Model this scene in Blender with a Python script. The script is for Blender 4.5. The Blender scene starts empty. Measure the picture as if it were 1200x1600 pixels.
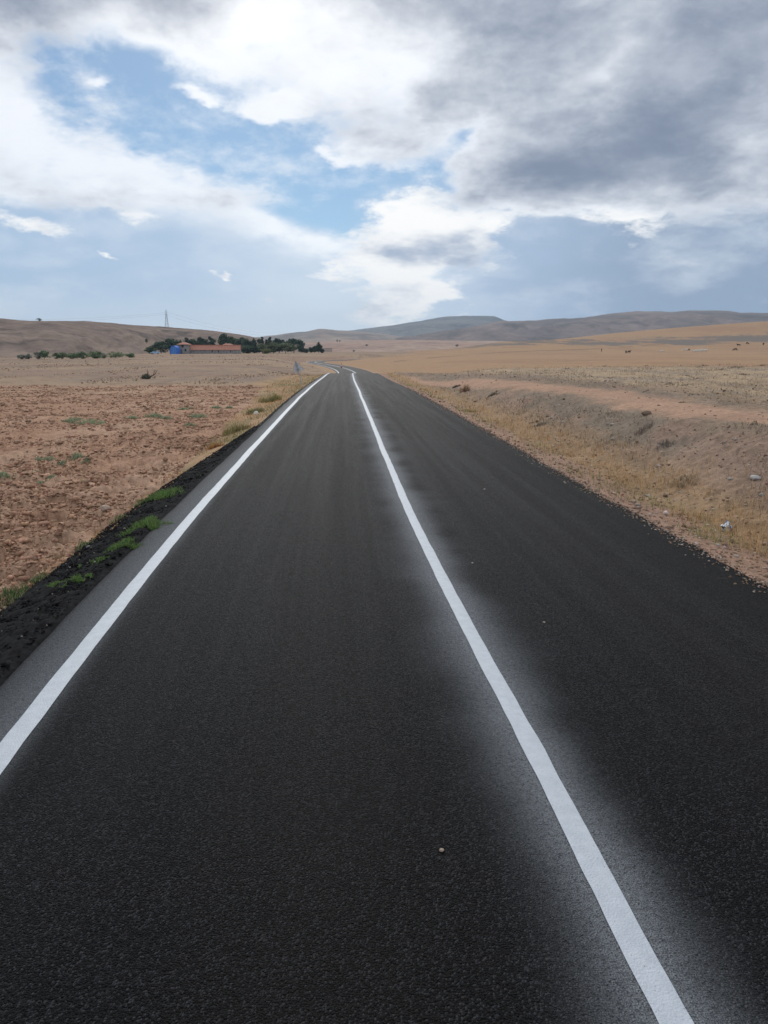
import bpy, bmesh, math, random
import numpy as np
from mathutils import Vector, Matrix

SC = bpy.context.scene
COL = SC.collection
rng = np.random.default_rng(7)
random.seed(7)
R = math.radians

# ------------------------------------------------------------------ camera
CAM_H = 1.9
TILT = math.atan(254 / 1170.0)
cam_d = bpy.data.cameras.new('camera')
cam_d.sensor_fit = 'VERTICAL'
cam_d.sensor_height = 24.0
cam_d.lens = 24.0 * 1170 / 1600
cam_d.clip_start = 0.05
cam_d.clip_end = 40000
cam = bpy.data.objects.new('camera', cam_d)
COL.objects.link(cam)
cam.location = (0, 0, CAM_H)
cam.rotation_euler = (math.pi / 2 - TILT, 0, 0)
SC.camera = cam

# ------------------------------------------------------------------ exposure
SC.view_settings.view_transform = 'Standard'
SC.view_settings.look = 'None'
SC.view_settings.exposure = 0.0
SC.view_settings.gamma = 1.0
SC.view_settings.use_curve_mapping = False

# ------------------------------------------------------------------ sun (veiled by cloud, ahead and a little left)
SUN_AZ, SUN_EL = -9.0, 33.0          # degrees, azimuth clockwise from +Y
sun_d = bpy.data.lights.new('sun', 'SUN')
sun_d.energy = 1.5
sun_d.angle = R(10)
sun_d.color = (1.0, 0.95, 0.88)
sun = bpy.data.objects.new('sun', sun_d)
COL.objects.link(sun)
_sd = Vector((math.sin(R(SUN_AZ)) * math.cos(R(SUN_EL)), math.cos(R(SUN_AZ)) * math.cos(R(SUN_EL)), math.sin(R(SUN_EL))))
sun.rotation_euler = _sd.to_track_quat('Z', 'Y').to_euler()


# ------------------------------------------------------------------ node helper
class NT:
    def __init__(s, nt):
        s.nt = nt
        nt.nodes.clear()

    def new(s, t, **kw):
        n = s.nt.nodes.new(t)
        for k, v in kw.items():
            setattr(n, k, v)
        return n

    def put(s, sock, v):
        if hasattr(v, 'is_output') or isinstance(v, bpy.types.NodeSocket):
            s.nt.links.new(v, sock)
        elif v is not None:
            if isinstance(v, (tuple, list)) and len(v) == 3 and sock.type == 'RGBA':
                v = (*v, 1)
            sock.default_value = v

    def m(s, op, a, b=None, c=None, clamp=False):
        n = s.new('ShaderNodeMath', operation=op, use_clamp=clamp)
        s.put(n.inputs[0], a)
        if b is not None: s.put(n.inputs[1], b)
        if c is not None: s.put(n.inputs[2], c)
        return n.outputs[0]

    def vm(s, op, a, b=None, out=0):
        n = s.new('ShaderNodeVectorMath', operation=op)
        s.put(n.inputs[0], a)
        if b is not None: s.put(n.inputs[1], b)
        return n.outputs[out]

    def noise(s, vec, scale, detail=4, rough=0.5, dist=0.0, dim='3D', out=0, lac=2.0):
        n = s.new('ShaderNodeTexNoise', noise_dimensions=dim)
        s.put(n.inputs['Vector'], vec)
        s.put(n.inputs['Scale'], scale)
        s.put(n.inputs['Detail'], detail)
        s.put(n.inputs['Roughness'], rough)
        s.put(n.inputs['Lacunarity'], lac)
        s.put(n.inputs['Distortion'], dist)
        return n.outputs[out]

    def vor(s, vec, scale, feature='F1', out=0, rnd=1.0):
        n = s.new('ShaderNodeTexVoronoi', feature=feature)
        s.put(n.inputs['Vector'], vec)
        s.put(n.inputs['Scale'], scale)
        s.put(n.inputs['Randomness'], rnd)
        return n.outputs[out]

    def mix(s, f, a, b, mode='MIX'):
        n = s.new('ShaderNodeMix', data_type='RGBA', blend_type=mode)
        n.clamp_factor = True
        s.put(n.inputs[0], f)
        s.put(n.inputs[6], a)
        s.put(n.inputs[7], b)
        return n.outputs[2]

    def ss(s, v, lo, hi, a=0.0, b=1.0, kind='SMOOTHSTEP'):
        n = s.new('ShaderNodeMapRange', interpolation_type=kind)
        s.put(n.inputs[0], v)
        s.put(n.inputs[1], lo)
        s.put(n.inputs[2], hi)
        s.put(n.inputs[3], a)
        s.put(n.inputs[4], b)
        return n.outputs[0]

    def comb(s, x, y, z):
        n = s.new('ShaderNodeCombineXYZ')
        for i, v in enumerate((x, y, z)): s.put(n.inputs[i], v)
        return n.outputs[0]

    def sep(s, v):
        n = s.new('ShaderNodeSeparateXYZ')
        s.put(n.inputs[0], v)
        return n.outputs


# ------------------------------------------------------------------ sky
world = bpy.data.worlds.new('World')
SC.world = world
world.use_nodes = True
W = NT(world.node_tree)
SKY_STR = 0.1


def build_sky():
    w = W
    tc = w.new('ShaderNodeTexCoord').outputs['Generated']
    sky = w.new('ShaderNodeTexSky', sky_type='NISHITA')
    sky.sun_disc = False
    sky.sun_elevation = R(SUN_EL)
    sky.sun_rotation = R(SUN_AZ)
    sky.altitude = 1000
    sky.air_density = 1.0
    sky.dust_density = 0.6
    sky.ozone_density = 1.6
    x, y, z = w.sep(tc)
    az = w.m('MULTIPLY', w.m('ARCTAN2', x, y), 180 / math.pi)
    el = w.m('MULTIPLY', w.m('ARCSINE', z), 180 / math.pi)
    zc = w.m('ADD', w.m('MAXIMUM', z, 0.0), 0.34)
    p = w.comb(w.m('DIVIDE', x, zc), w.m('DIVIDE', y, zc), w.m('MULTIPLY', z, 0.8))
    # slow wandering of the cloud outlines
    wn = w.noise(p, 3.0, 5, 0.60, out=1)
    wx, wy, wz = w.sep(w.vm('SUBTRACT', wn, (0.5, 0.5, 0.5)))
    azw = w.m('MULTIPLY_ADD', wx, 9.0, az)
    elw = w.m('MULTIPLY_ADD', wy, 6.0, el)

    dirw = w.comb(azw, elw, 0.0)

    def blob(a, e, sa, se, k, rot=0.0, acc=0.0):
        n = w.new('ShaderNodeMapping', vector_type='TEXTURE')
        w.put(n.inputs[0], dirw)
        n.inputs[1].default_value = (a, e, 0)
        n.inputs[2].default_value = (0, 0, R(rot))
        n.inputs[3].default_value = (sa, se, 1)
        q = w.vm('DOT_PRODUCT', n.outputs[0], n.outputs[0], out=1)
        return w.m('MULTIPLY_ADD', w.m('POWER', math.exp(-1), q), k, acc)

    def total(lst):
        o = 0.0
        for b in lst:
            o = blob(*b, acc=o)
        return o

    n1 = w.noise(w.vm('ADD', p, w.vm('MULTIPLY', wn, (0.10, 0.10, 0.10))), 3.6, 7, 0.58)
    n2 = w.noise(w.vm('ADD', w.vm('ADD', p, w.vm('MULTIPLY', wn, (0.10, 0.10, 0.10))), (0.012, 0.10, -0.02)), 3.6, 4, 0.57)
    n3 = w.noise(w.vm('ADD', p, w.vm('MULTIPLY', wn, (0.05, 0.05, 0.05))), 11.0, 7, 0.66)
    nb = w.noise(w.vm('ADD', p, (7.3, 2.1, 4.0)), 1.3, 2, 0.5)
    c1 = w.m('SUBTRACT', n1, 0.5)
    c3 = w.m('SUBTRACT', n3, 0.5)

    # gaps of open blue, (azimuth, elevation, half widths, strength, tilt)
    gaps = total([(-20.5, 17.3, 2.8, 2.4, 1.0, -25), (-14.5, 14.6, 6.0, 2.6, 1.35, -22), (-5.5, 12.4, 5.0, 2.6, 1.25, -10),
                  (0.5, 10.8, 3.6, 2.3, 1.3, 0), (6.4, 14.9, 1.9, 0.6, 0.62, 42), (3.4, 12.4, 1.6, 2.2, .6, 0)])
    puffs = total([(-7.8, 15.6, 2.4, 0.7, 1.0, 0), (-13.8, 16.3, 2.0, .5, .95, -8), (-19.6, 16.9, 1.1, .45, .9, 0),
                   (-3.5, 13.0, 2.2, 0.6, .9, 0), (-0.2, 14.0, 1.7, 0.45, .95, 10), (-2.8, 16.6, 1.8, .8, .7, -12), (1.5, 12.6, 2.2, .6, .4, 0), (-9.8, 13.6, 1.2, .3, .5, 0)])
    # deep cloud masses
    mass = total([(18, 17.5, 10, 5.0, 0.80, 16), (12.0, 12.0, 6.5, 2.0, 0.62, 4), (24, 12, 6, 5, 0.42, 0), (9, 21.5, 9, 3, 0.45, 0),
                  (-25, 20.2, 5.0, 2.4, 0.72, 0), (-15, 22.8, 7, 1.9, 0.75, 0), (4.2, 16.4, 2.2, 1.5, .5, 0), (3, 22, 6, 2.5, .38, 0)])
    bright = total([(-4.5, 17.6, 3.5, 1.4, .45, 0), (1.8, 18.0, 3.2, 1.5, .65, -10), (13.2, 17.6, 2.2, 0.9, 0.75, 10),
                    (-7.5, 21.8, 2.6, 2, .55, 0), (-11.5, 17.6, 3, 1.1, .3, 0), (-16, 18.6, 2.5, .9, .35, 0), (15.5, 18.8, 1.6, .5, .5, 35), (-24, 16.5, 2.5, 2.5, .4, 0), (-22, 13.2, 6, 2.0, .75, -17), (-14, 11.4, 5, 1.5, .8, -17)])
    cov = w.m('ADD', w.m('MULTIPLY_ADD', c1, 2.0, 0.86), w.m('MULTIPLY', w.m('SUBTRACT', nb, .5), 0.5))
    cov = w.m('ADD', cov, w.m('MULTIPLY', c3, 0.70))
    cov = w.m('SUBTRACT', cov, gaps)
    cov = w.m('ADD', cov, w.m('ADD', w.m('MULTIPLY', mass, 0.8), puffs))
    # the cloud deck ends above a paler band over the horizon
    low = w.ss(w.m('MULTIPLY_ADD', wy, 3.0, el), 8.0, 10.5)
    cov = w.m('SUBTRACT', cov, w.m('MULTIPLY_ADD', low, -1.1, 1.1))
    alpha = w.ss(cov, 0.02, 0.80)

    # shade of the cloud: sunlit fringes, grey cores
    ang = w.m('MULTIPLY', w.m('ARCCOSINE', w.vm('DOT_PRODUCT', tc, tuple(_sd), out=1)), 180 / math.pi)
    glow = w.m('EXPONENT', w.m('MULTIPLY', w.m('POWER', w.m('DIVIDE', ang, 12.5), 2.0), -1.0))
    relief = w.m('MULTIPLY', w.m('SUBTRACT', n1, n2), 2.6)
    thick = w.m('ADD', w.ss(cov, 0.25, 1.6), w.m('MULTIPLY', mass, 0.95))
    dark = w.m('MULTIPLY_ADD', thick, 0.80, w.m('MULTIPLY', c3, 0.9))
    dark = w.m('SUBTRACT', w.m('ADD', dark, w.m('MULTIPLY', c1, 2.7)), relief)
    dark = w.m('SUBTRACT', w.m('SUBTRACT', dark, w.m('MULTIPLY', glow, 0.25)), w.m('MULTIPLY', bright, .8))
    dark = w.ss(w.m('SUBTRACT', dark, w.m('MULTIPLY', puffs, .9)), -0.45, 1.95)
    white = w.mix(glow, (9.4, 9.8, 10.4, 1), (13.2, 13.0, 12.8, 1))
    grey = (2.25, 2.75, 3.75, 1)
    ccol = w.mix(dark, white, grey)

    # sheet of high cloud with a bright upper rim slanting down from the left
    rim = w.m('SUBTRACT', w.m('MULTIPLY_ADD', az, 0.285, w.m('MULTIPLY_ADD', wy, 3.4, w.m('MULTIPLY_ADD', c3, 1.2, el))), 7.1)
    left = w.m('SUBTRACT', 1.0, w.ss(azw, -2.0, 9.0))
    va = w.m('MULTIPLY', w.m('SUBTRACT', 1.0, w.ss(rim, -0.5, 0.7)), 0.92)
    va = w.m('MAXIMUM', w.m('MULTIPLY', va, left), w.m('MULTIPLY', w.m('SUBTRACT', 1.0, w.ss(elw, 9.0, 13)), w.ss(azw, -3, 6)))
    vcol = w.mix(w.ss(azw, 2.0, 22.0), (4.5, 5.9, 7.8, 1), (3.0, 3.95, 5.4, 1))
    vcol = w.mix(blob(-4.5, 3.0, 8.5, 4.5, .85), vcol, (7.8, 8.7, 9.7, 1))
    vcol = w.mix(w.m('MULTIPLY', w.m('SUBTRACT', 1.0, w.ss(el, 0.5, 5.0)), w.m('SUBTRACT', 1.0, w.ss(az, 2.0, 16.0))), vcol, (7.6, 8.6, 9.7, 1))
    edge = w.m('MULTIPLY', w.m('EXPONENT', w.m('MULTIPLY', w.m('POWER', w.m('DIVIDE', w.m('ADD', rim, 0.9), 1.5), 2.0), -1.0)), left)
    edge = w.m('MULTIPLY', edge, w.ss(n1, 0.24, 0.52))
    vcol = w.mix(edge, vcol, (11.0, 11.2, 11.4, 1))
    vcol = w.mix(w.m('MULTIPLY', w.ss(n1, 0.42, 0.68), 0.55), vcol, (7.6, 8.3, 9.2, 1))
    # heaped cumulus low over the hills
    cum = total([(1.8, 8.8, 3.4, 1.9, 1.0, 25), (5.5, 7.2, 3.2, 1.8, 1.0, 0), (1.0, 5.6, 3.2, 1.6, 0.95, 0), (0.8, 2.9, 3.4, 1.6, 0.9, 0), (4.6, 3.4, 2.4, 1.0, .6, 0),
                 (17.5, 9.2, 4.0, 1.1, .8, 8), (10, 9.0, 3.5, 1.0, .5, 0), (-23.5, 7.6, 3.0, 0.9, 0.85, -8), (-19.0, 9.6, 3, .9, .65, -8), (-18.3, 6.6, .9, .4, .7, 0),
                 (-3.6, 5.7, 1.6, .6, .55, 0), (-12, 5.0, .9, .3, .6, 0), (-8.8, 4.2, .9, .25, .5, 0)])
    cc = w.m('ADD', w.m('ADD', cum, w.m('MULTIPLY', c3, 1.3)), w.m('MULTIPLY_ADD', c1, 1.3, -0.34))
    ca = w.ss(cc, -0.08, 0.42)
    cd = w.m('ADD', w.m('MULTIPLY', c1, 2.6), w.m('MULTIPLY', blob(4.8, 6.3, 2.6, 1.3, 1.0), .75))
    cd = w.m('ADD', w.m('SUBTRACT', cd, w.m('MULTIPLY', relief, 1.1)), w.m('MULTIPLY', c3, 0.9))
    cd = w.m('ADD', cd, w.m('MULTIPLY', blob(0.8, 6.2, 1.6, .6, 1.0), .4))
    cucol = w.mix(w.ss(cd, -0.2, 1.0), (10.8, 10.8, 10.7, 1), (4.2, 5.0, 6.4, 1))
    blue = w.mix(1.0, sky.outputs[0], (0.54, 0.70, 0.79, 1), 'MULTIPLY')
    wisp = w.m('MULTIPLY', w.ss(w.m('MULTIPLY_ADD', c3, 1.5, w.m('MULTIPLY_ADD', c1, 0.8, w.m('SUBTRACT', nb, .5))), -0.05, 0.55), 0.62)
    blue = w.mix(w.m('ADD', wisp, 0.07), blue, (8.4, 9.1, 10.0, 1))
    c = w.mix(va, blue, vcol)
    c = w.mix(ca, c, cucol)
    c = w.mix(alpha, c, ccol)
    # below the horizon: light from the dry earth
    c = w.mix(w.ss(z, -0.03, 0.0), (1.3, 1.0, 0.8, 1), c)
    bg = w.new('ShaderNodeBackground')
    w.put(bg.inputs[0], c)
    bg.inputs[1].default_value = SKY_STR
    out = w.new('ShaderNodeOutputWorld')
    w.nt.links.new(bg.outputs[0], out.inputs[0])
    world.cycles.sampling_method = 'MANUAL'
    world.cycles.sample_map_resolution = 1024


build_sky()
#SKYEND

# ------------------------------------------------------------------ numpy noise
def _hash(ix, iy, seed):
    h = (ix.astype(np.int64) * 374761393 + iy.astype(np.int64) * 668265263 + seed * 144269504) & 0xFFFFFFFF
    h = ((h ^ (h >> 13)) * 1274126177) & 0xFFFFFFFF
    return ((h ^ (h >> 16)) & 0xFFFFFF) / float(0xFFFFFF)


def vnoise(x, y, seed=0):
    ix, iy = np.floor(x), np.floor(y)
    fx, fy = x - ix, y - iy
    fx = fx * fx * fx * (fx * (fx * 6 - 15) + 10)
    fy = fy * fy * fy * (fy * (fy * 6 - 15) + 10)
    a, b = _hash(ix, iy, seed), _hash(ix + 1, iy, seed)
    c, d = _hash(ix, iy + 1, seed), _hash(ix + 1, iy + 1, seed)
    return (a + (b - a) * fx) * (1 - fy) + (c + (d - c) * fx) * fy


def fbm(x, y, oct=4, seed=0, gain=0.5):
    o, amp, tot = 0.0, 1.0, 0.0
    for k in range(oct):
        o = o + amp * vnoise(x * 2 ** k + 13.7 * k, y * 2 ** k - 7.1 * k, seed + k)
        tot += amp
        amp *= gain
    return o / tot


def worley(x, y, seed=0):
    ix, iy = np.floor(x), np.floor(y)
    best = np.full(x.shape, 9.0)
    hid = np.zeros(x.shape)
    for dx in (-1, 0, 1):
        for dy in (-1, 0, 1):
            cx, cy = ix + dx, iy + dy
            px = cx + _hash(cx, cy, seed)
            py = cy + _hash(cx, cy, seed + 91)
            d = (px - x) ** 2 + (py - y) ** 2
            m = d < best
            best = np.where(m, d, best)
            hid = np.where(m, _hash(cx, cy, seed + 17), hid)
    return np.sqrt(best), hid


def sst(x, a, b):
    t = np.clip((x - a) / (b - a), 0, 1)
    return t * t * (3 - 2 * t)


def hermite(xk, yk, x):
    """smooth curve through knots; yk may be a list of arrays evaluated per point"""
    xk = np.asarray(xk, float)
    x = np.clip(np.asarray(x, float), xk[0], xk[-1])
    i = np.clip(np.searchsorted(xk, x, 'right') - 1, 0, len(xk) - 2)
    Y = np.asarray(yk, float)
    n = len(xk)
    sl = np.stack([(Y[k + 1] - Y[k]) / (xk[k + 1] - xk[k]) for k in range(n - 1)])
    mt = [sl[0]]
    for k in range(1, n - 1):
        a, b = sl[k - 1], sl[k]
        mt.append(np.where(a * b > 0, 2 * a * b / (np.where(a + b == 0, 1, a + b)), 0.0))
    mt.append(sl[-1])
    M = np.stack(mt)
    if Y.ndim == 1:
        y0, y1, m0, m1 = Y[i], Y[i + 1], M[i], M[i + 1]
    else:
        j = np.arange(x.size)
        y0, y1, m0, m1 = Y[i, j], Y[i + 1, j], M[i, j], M[i + 1, j]
    hgt = xk[i + 1] - xk[i]
    t = (x - xk[i]) / hgt
    return ((1 + 2 * t) * (1 - t) ** 2 * y0 + t * (1 - t) ** 2 * hgt * m0 + t * t * (3 - 2 * t) * y1 + t * t * (t - 1) * hgt * m1)


def catmull(xk, yk, x):
    xk = np.asarray(xk, float); yk = np.asarray(yk, float)
    x = np.clip(x, xk[0], xk[-1])
    i = np.clip(np.searchsorted(xk, x, 'right') - 1, 0, len(xk) - 2)
    m = np.gradient(yk, xk)
    h = xk[i + 1] - xk[i]
    t = (x - xk[i]) / h
    return ((1 + 2 * t) * (1 - t) ** 2 * yk[i] + t * (1 - t) ** 2 * h * m[i] + t * t * (3 - 2 * t) * yk[i + 1] + t * t * (t - 1) * h * m[i + 1])


# ------------------------------------------------------------------ the lie of the land
RY = [-40, -10, 0, 3, 4.7, 6.8, 9.5, 13.4, 20, 29, 38, 48, 62, 82, 98, 115, 138, 160, 190, 218, 240, 254, 268, 290, 330, 420]
RX = [4.0, 1.74, 0.98, .75, .60, .445, .265, .04, -.31, -.81, -1.27, -1.80, -2.48, -3.32, -3.62, -4.3, -6.4, -9.4, -14.0, -19.0, -21.7, -22.2, -21.3, -17.8, -8, 18]
RZ = [0, 0, 0, 0, 0, 0, 0, 0, 0, -.02, -.08, -.2, -.38, -.60, -1.36, -1.60, -1.64, -1.66, -1.78, -1.88, -1.95, -1.98, -2.02, -2.15, -2.2, -2.2]
L_EDGE, R_EDGE, L_LINE = -2.88, 2.67, -2.55


def road_x(y): return catmull(RY, RX, y)
def road_z(y): return hermite(RY, RZ, y)


DK = np.array([0.3, 25, 60, 83, 120, 180, 250, 300, 380, 450, 550, 700, 900, 1200, 12000.])
PK = [-1500, 0, 400, 500, 600, 700, 800, 1000, 1200, 1800, 3000]
_l = [-.32, -.33, -.35, -.38, -.42, -.45, -.45, -.4, -.2, 0, 0, 0, 0, 0, 0]
ZK = [_l, _l, _l,
      [-.3, -.35, -.5, -.62, -1.4, -1.6, -1.9, -1.6, -.3, 0, 0, 0, 0, 0, 0],
      [0, 0, -.45, -.7, -1.3, -1.35, -1.2, -.9, -.35, -.3, -.1, -.1, -3, -3, 0],
      [.5, .45, -.05, -.4, -.7, -.7, -.6, -.4, 0, .5, 1.4, 2.4, -1, -3, 0],
      [.70, .68, .25, .1, -.1, -.2, -.2, .2, 1.2, 2.8, 5.2, 9, 6, -2, 0],
      [.75, .72, .42, .3, .3, .2, .1, 0, .1, 1.5, 5.2, 12, 22, 12, 0],
      [.75, .75, .48, .4, .4, .4, .3, .3, .6, 3.4, 6.6, 14.5, 30.5, 20, 0],
      [.75, .75, .48, .4, .4, .4, .4, .5, 1.6, 6, 11, 22, 44, 30, 0],
      [.75, .75, .48, .4, .4, .4, .4, .5, 1.6, 6, 11, 22, 44, 30, 0]]


def ground_base(x, y):
    x = np.asarray(x, float).ravel(); y = np.asarray(y, float).ravel()
    D = np.hypot(x, y)
    ang = np.clip(np.arctan2(x, y), -1.18, 1.18)
    px = 600 + 1197 * np.tan(ang)
    ld = np.log(np.clip(D, 0.3, 7000) + 25)
    cols = [hermite(np.log(DK + 25), zk, ld) for zk in ZK]
    z = hermite(PK, cols, px)
    back = sst(-y, -2, 12)
    side = np.where(x > road_x(np.clip(y, -40, 420)), 0.72, -.32)
    z = z * (1 - back) + side * back
    return z


def ground_z(x, y):
    """land height, shaped to the road where it runs"""
    x = np.asarray(x, float).ravel(); y = np.asarray(y, float).ravel()
    zb = ground_base(x, y)
    yc = np.clip(y, -40, 420)
    lat = x - road_x(yc)
    zr = road_z(yc)
    far = sst(y, 35, 90)
    pl = np.interp(-lat, [0, 2.75, 2.95, 3.4, 3.9, 60], [-.08, -.08, -.05, -.16, -.28, -.30])
    pr = np.interp(lat, [0, 2.55, 2.75, 3.2, 3.8, 4.4, 60], [-.08, -.08, -.035, -.10, -.15, -.12, -.12])
    prof = zr + np.where(lat < 0, pl, pr)
    wl = sst(-lat, 3.4, 5.2 + 9 * far)
    wr = sst(lat, 3.6, 6.1 + 10 * far)
    w = np.where(lat < 0, wl, wr)
    w = np.where((y > 420), 1.0, w)
    w = np.maximum(w, sst(y, 380, 420))
    w = np.maximum(w, sst(-y, 30, 40))
    return prof * (1 - w) + zb * w


TRK = [(14, 2), (9.0, 8), (6.9, 13.0), (6.2, 22.5), (5.3, 29), (4.0, 44), (1.6, 60), (0.4, 70)]
_tx = np.array([p[0] for p in TRK]); _ty = np.array([p[1] for p in TRK])


def track_off(x, y):
    ys = np.linspace(4, 70, 200)
    xs = catmull(_ty, _tx, ys)
    d = np.full(x.shape, 1e9)
    m = (np.abs(y - 35) < 45) & (x > -3) & (x < 25)
    if m.any():
        dd = np.full(m.sum(), 1e9)
        xx, yy = x[m], y[m]
        for a, b in zip(xs, ys):
            dd = np.minimum(dd, (xx - a) ** 2 + (yy - b) ** 2)
        d[m] = dd
    return np.sqrt(d)


def ploughed(x, y):
    lat = x - road_x(np.clip(y, -40, 420))
    e = -3.50 - 0.80 * sst(y, 11, 26) - 1.3 * sst(y, 26, 48) + 0.5 * (fbm(x * .9, y * .35, 3, 5) - .5)
    far = 49 + 2.0 * (fbm(x * .2, y * .2, 2, 8) - .5) + np.clip(x + 12, -60, 40) * .0
    return sst(-(lat - e), 0, 0.25) * (1 - sst(y, far - .6, far + .6)) * sst(np.abs(lat), 3.3, 3.6)


def relief(x, y):
    """clods, rubble and tussocky unevenness on top of ground_z, and the ploughed mask"""
    D = np.hypot(x, y)
    lat = x - road_x(np.clip(y, -40, 420))
    h = np.zeros(x.shape)
    pm = np.zeros(x.shape)
    m = (D < 60) & (lat < -3) & (y > -15)
    if m.any():
        a, b = x[m], y[m]
        wx = a + .34 * (fbm(a * 3, b * 3, 4, 31, .6) - .5); wy = b + .34 * (fbm(a * 3, b * 3, 4, 37, .6) - .5)
        d1, i1 = worley(wx / .42, wy / .30, 3)
        d2, i2 = worley(wx / .17, wy / .13, 4)
        dr = D[m] ** 2 / 1900.                      # finest relief the sheet still carries at this distance
        lim = lambda lam: np.clip(lam / (3.0 * dr), 0, 1)
        big = np.clip(1 - d1 * 1.05, 0, 1) * (i1 > .45) * (.2 + 1.0 * i1) * lim(.45)
        mid = np.clip(1 - d2 * 1.1, 0, 1) * (i2 > .3) * (.2 + i2) * lim(.18)
        crumb = 0
        for k in range(5):
            f_ = 2.2 * 2 ** k
            crumb = crumb + (.72 ** k) * (vnoise(a * f_ + 3 * k, b * f_, 43 + k) - .5) * lim(1 / f_)
        und = fbm(a * .55, b * .55, 2, 12) - .5
        clod = .12 * big + .075 * mid + .11 * crumb + .18 * und - .05
        p = ploughed(a, b)
        verge = .05 * (fbm(a * 4, b * 4, 4, 21) - .5)
        h[m] = clod * p + verge * (1 - p) * sst(-(lat[m]), 3.0, 3.3)
        pm[m] = p
    m = (lat > 2.72) & (D < 90) & (y > -15)
    if m.any():
        a, b = x[m], y[m]
        d1, i1 = worley(a / .22, b / .22, 41)
        rub = np.clip(1 - d1 * 1.3, 0, 1) * (i1 > .55) * .05
        r = .22 * (fbm(a * 1.1, b * 1.1, 5, 51, .58) - .5) + rub
        r2 = .035 * (fbm(a * 7, b * 7, 3, 52) - .5)
        tr = 1 - sst(track_off(a, b), .7, 1.5)
        k = sst(lat[m], 2.75, 4.6)
        h[m] = (r * k + r2 * sst(lat[m], 2.75, 3.0)) * (1 - .75 * tr) - .06 * tr * k
        mo = np.exp(-((a - (road_x(b) + 5.5)) / 2.2) ** 2) * sst(b, 50, 60) * (1 - sst(b, 78, 90))
        h[m] += .45 * mo * fbm(a * .5, b * .18, 3, 77)
    m = (D >= 55) & (lat < -3)
    h[m] += .10 * (fbm(x[m] * .35, y[m] * .08, 3, 61) - .5) * sst(np.abs(lat[m]), 4, 8)
    m = (D >= 85) & (lat > 3)
    h[m] += .25 * (fbm(x[m] * .12, y[m] * .03, 4, 66) - .5) * sst(np.abs(lat[m]), 4, 12)
    return h, pm


def gz(x, y):
    return float(ground_z(np.array([x]), np.array([y]))[0] + relief(np.array([float(x)]), np.array([float(y)]))[0][0])


_c, _s = math.cos(TILT), math.sin(TILT)


def ray(px, py):
    u, v = (px - 600) / 1170., (py - 800) / 1170.
    return np.array([u, _c - v * _s, -(_s + v * _c)])


def spot(px, py, lo=1.5, hi=1500):
    """where the sight line through a picture point meets the land"""
    d = ray(px, py)
    t = np.geomspace(lo, hi, 3000)
    g = ground_z(d[0] * t, d[1] * t)
    hit = np.nonzero(CAM_H + d[2] * t <= g)[0]
    k = t[hit[0]] if len(hit) else hi
    x, y = d[0] * k, d[1] * k
    return float(x), float(y), gz(x, y)


def bear(px, D):
    x = (px - 600) / 1197. * D
    return x, D


# ------------------------------------------------------------------ object helpers
def link(name, me, mat=None, parent=None):
    o = bpy.data.objects.new(name, me)
    COL.objects.link(o)
    if mat is not None and me is not None and not me.materials:
        for q in (mat if isinstance(mat, (list, tuple)) else [mat]):
            me.materials.append(q)
    if parent is not None: o.parent = parent
    return o


def tag(o, label=None, cat=None, group=None, kind=None):
    if label: o['label'] = label
    if cat: o['category'] = cat
    if group: o['group'] = group
    if kind: o['kind'] = kind
    return o


def thing(name, loc, label, cat, group=None, rz=0.0):
    o = bpy.data.objects.new(name, None)
    o.empty_display_size = 0.2
    COL.objects.link(o)
    o.location = loc
    o.rotation_euler = (0, 0, rz)
    return tag(o, label, cat, group)


def np_mesh(name, V, F, tint=None, smooth=False, uv=None):
    """V (n,3); F list of int arrays (k,3) or (k,4)"""
    me = bpy.data.meshes.new(name)
    V = np.ascontiguousarray(V, np.float32)
    F = [np.asarray(f, np.int32) for f in (F if isinstance(F, (list, tuple)) else [F]) if len(f)]
    me.vertices.add(len(V))
    me.vertices.foreach_set('co', V.ravel())
    loops = np.concatenate([f.ravel() for f in F])
    sizes = np.concatenate([np.full(len(f), f.shape[1], np.int32) for f in F])
    starts = np.concatenate([[0], np.cumsum(sizes)[:-1]]).astype(np.int32)
    me.loops.add(len(loops))
    me.loops.foreach_set('vertex_index', loops)
    me.polygons.add(len(sizes))
    me.polygons.foreach_set('loop_start', starts)
    if smooth:
        me.polygons.foreach_set('use_smooth', np.ones(len(sizes), bool))
    if tint is not None:
        a = me.color_attributes.new('tint', 'FLOAT_COLOR', 'POINT')
        c = np.ones((len(V), 4), np.float32)
        c[:, :3] = tint
        a.data.foreach_set('color', c.ravel())
    if uv is not None:
        l = me.uv_layers.new(name='UVMap')
        l.data.foreach_set('uv', np.ascontiguousarray(uv[loops], np.float32).ravel())
    me.update(calc_edges=True)
    me.validate()
    return me


def grid_faces(nr, nc):
    i = np.arange(nr - 1)[:, None] * nc + np.arange(nc - 1)[None]
    i = i.ravel()
    return np.stack([i, i + 1, i + nc + 1, i + nc], 1)


# ------------------------------------------------------------------ materials
def mat_new(name):
    m = bpy.data.materials.new(name)
    m.use_nodes = True
    n = NT(m.node_tree)
    b = n.new('ShaderNodeBsdfPrincipled')
    o = n.new('ShaderNodeOutputMaterial')
    m.node_tree.links.new(b.outputs[0], o.inputs[0])
    return m, n, b


def bump(n, b, height, strength=0.5, dist=0.02):
    k = n.new('ShaderNodeBump')
    k.inputs['Strength'].default_value = strength
    k.inputs['Distance'].default_value = dist
    n.put(k.inputs['Height'], height)
    n.put(b.inputs['Normal'], k.outputs[0])


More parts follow.
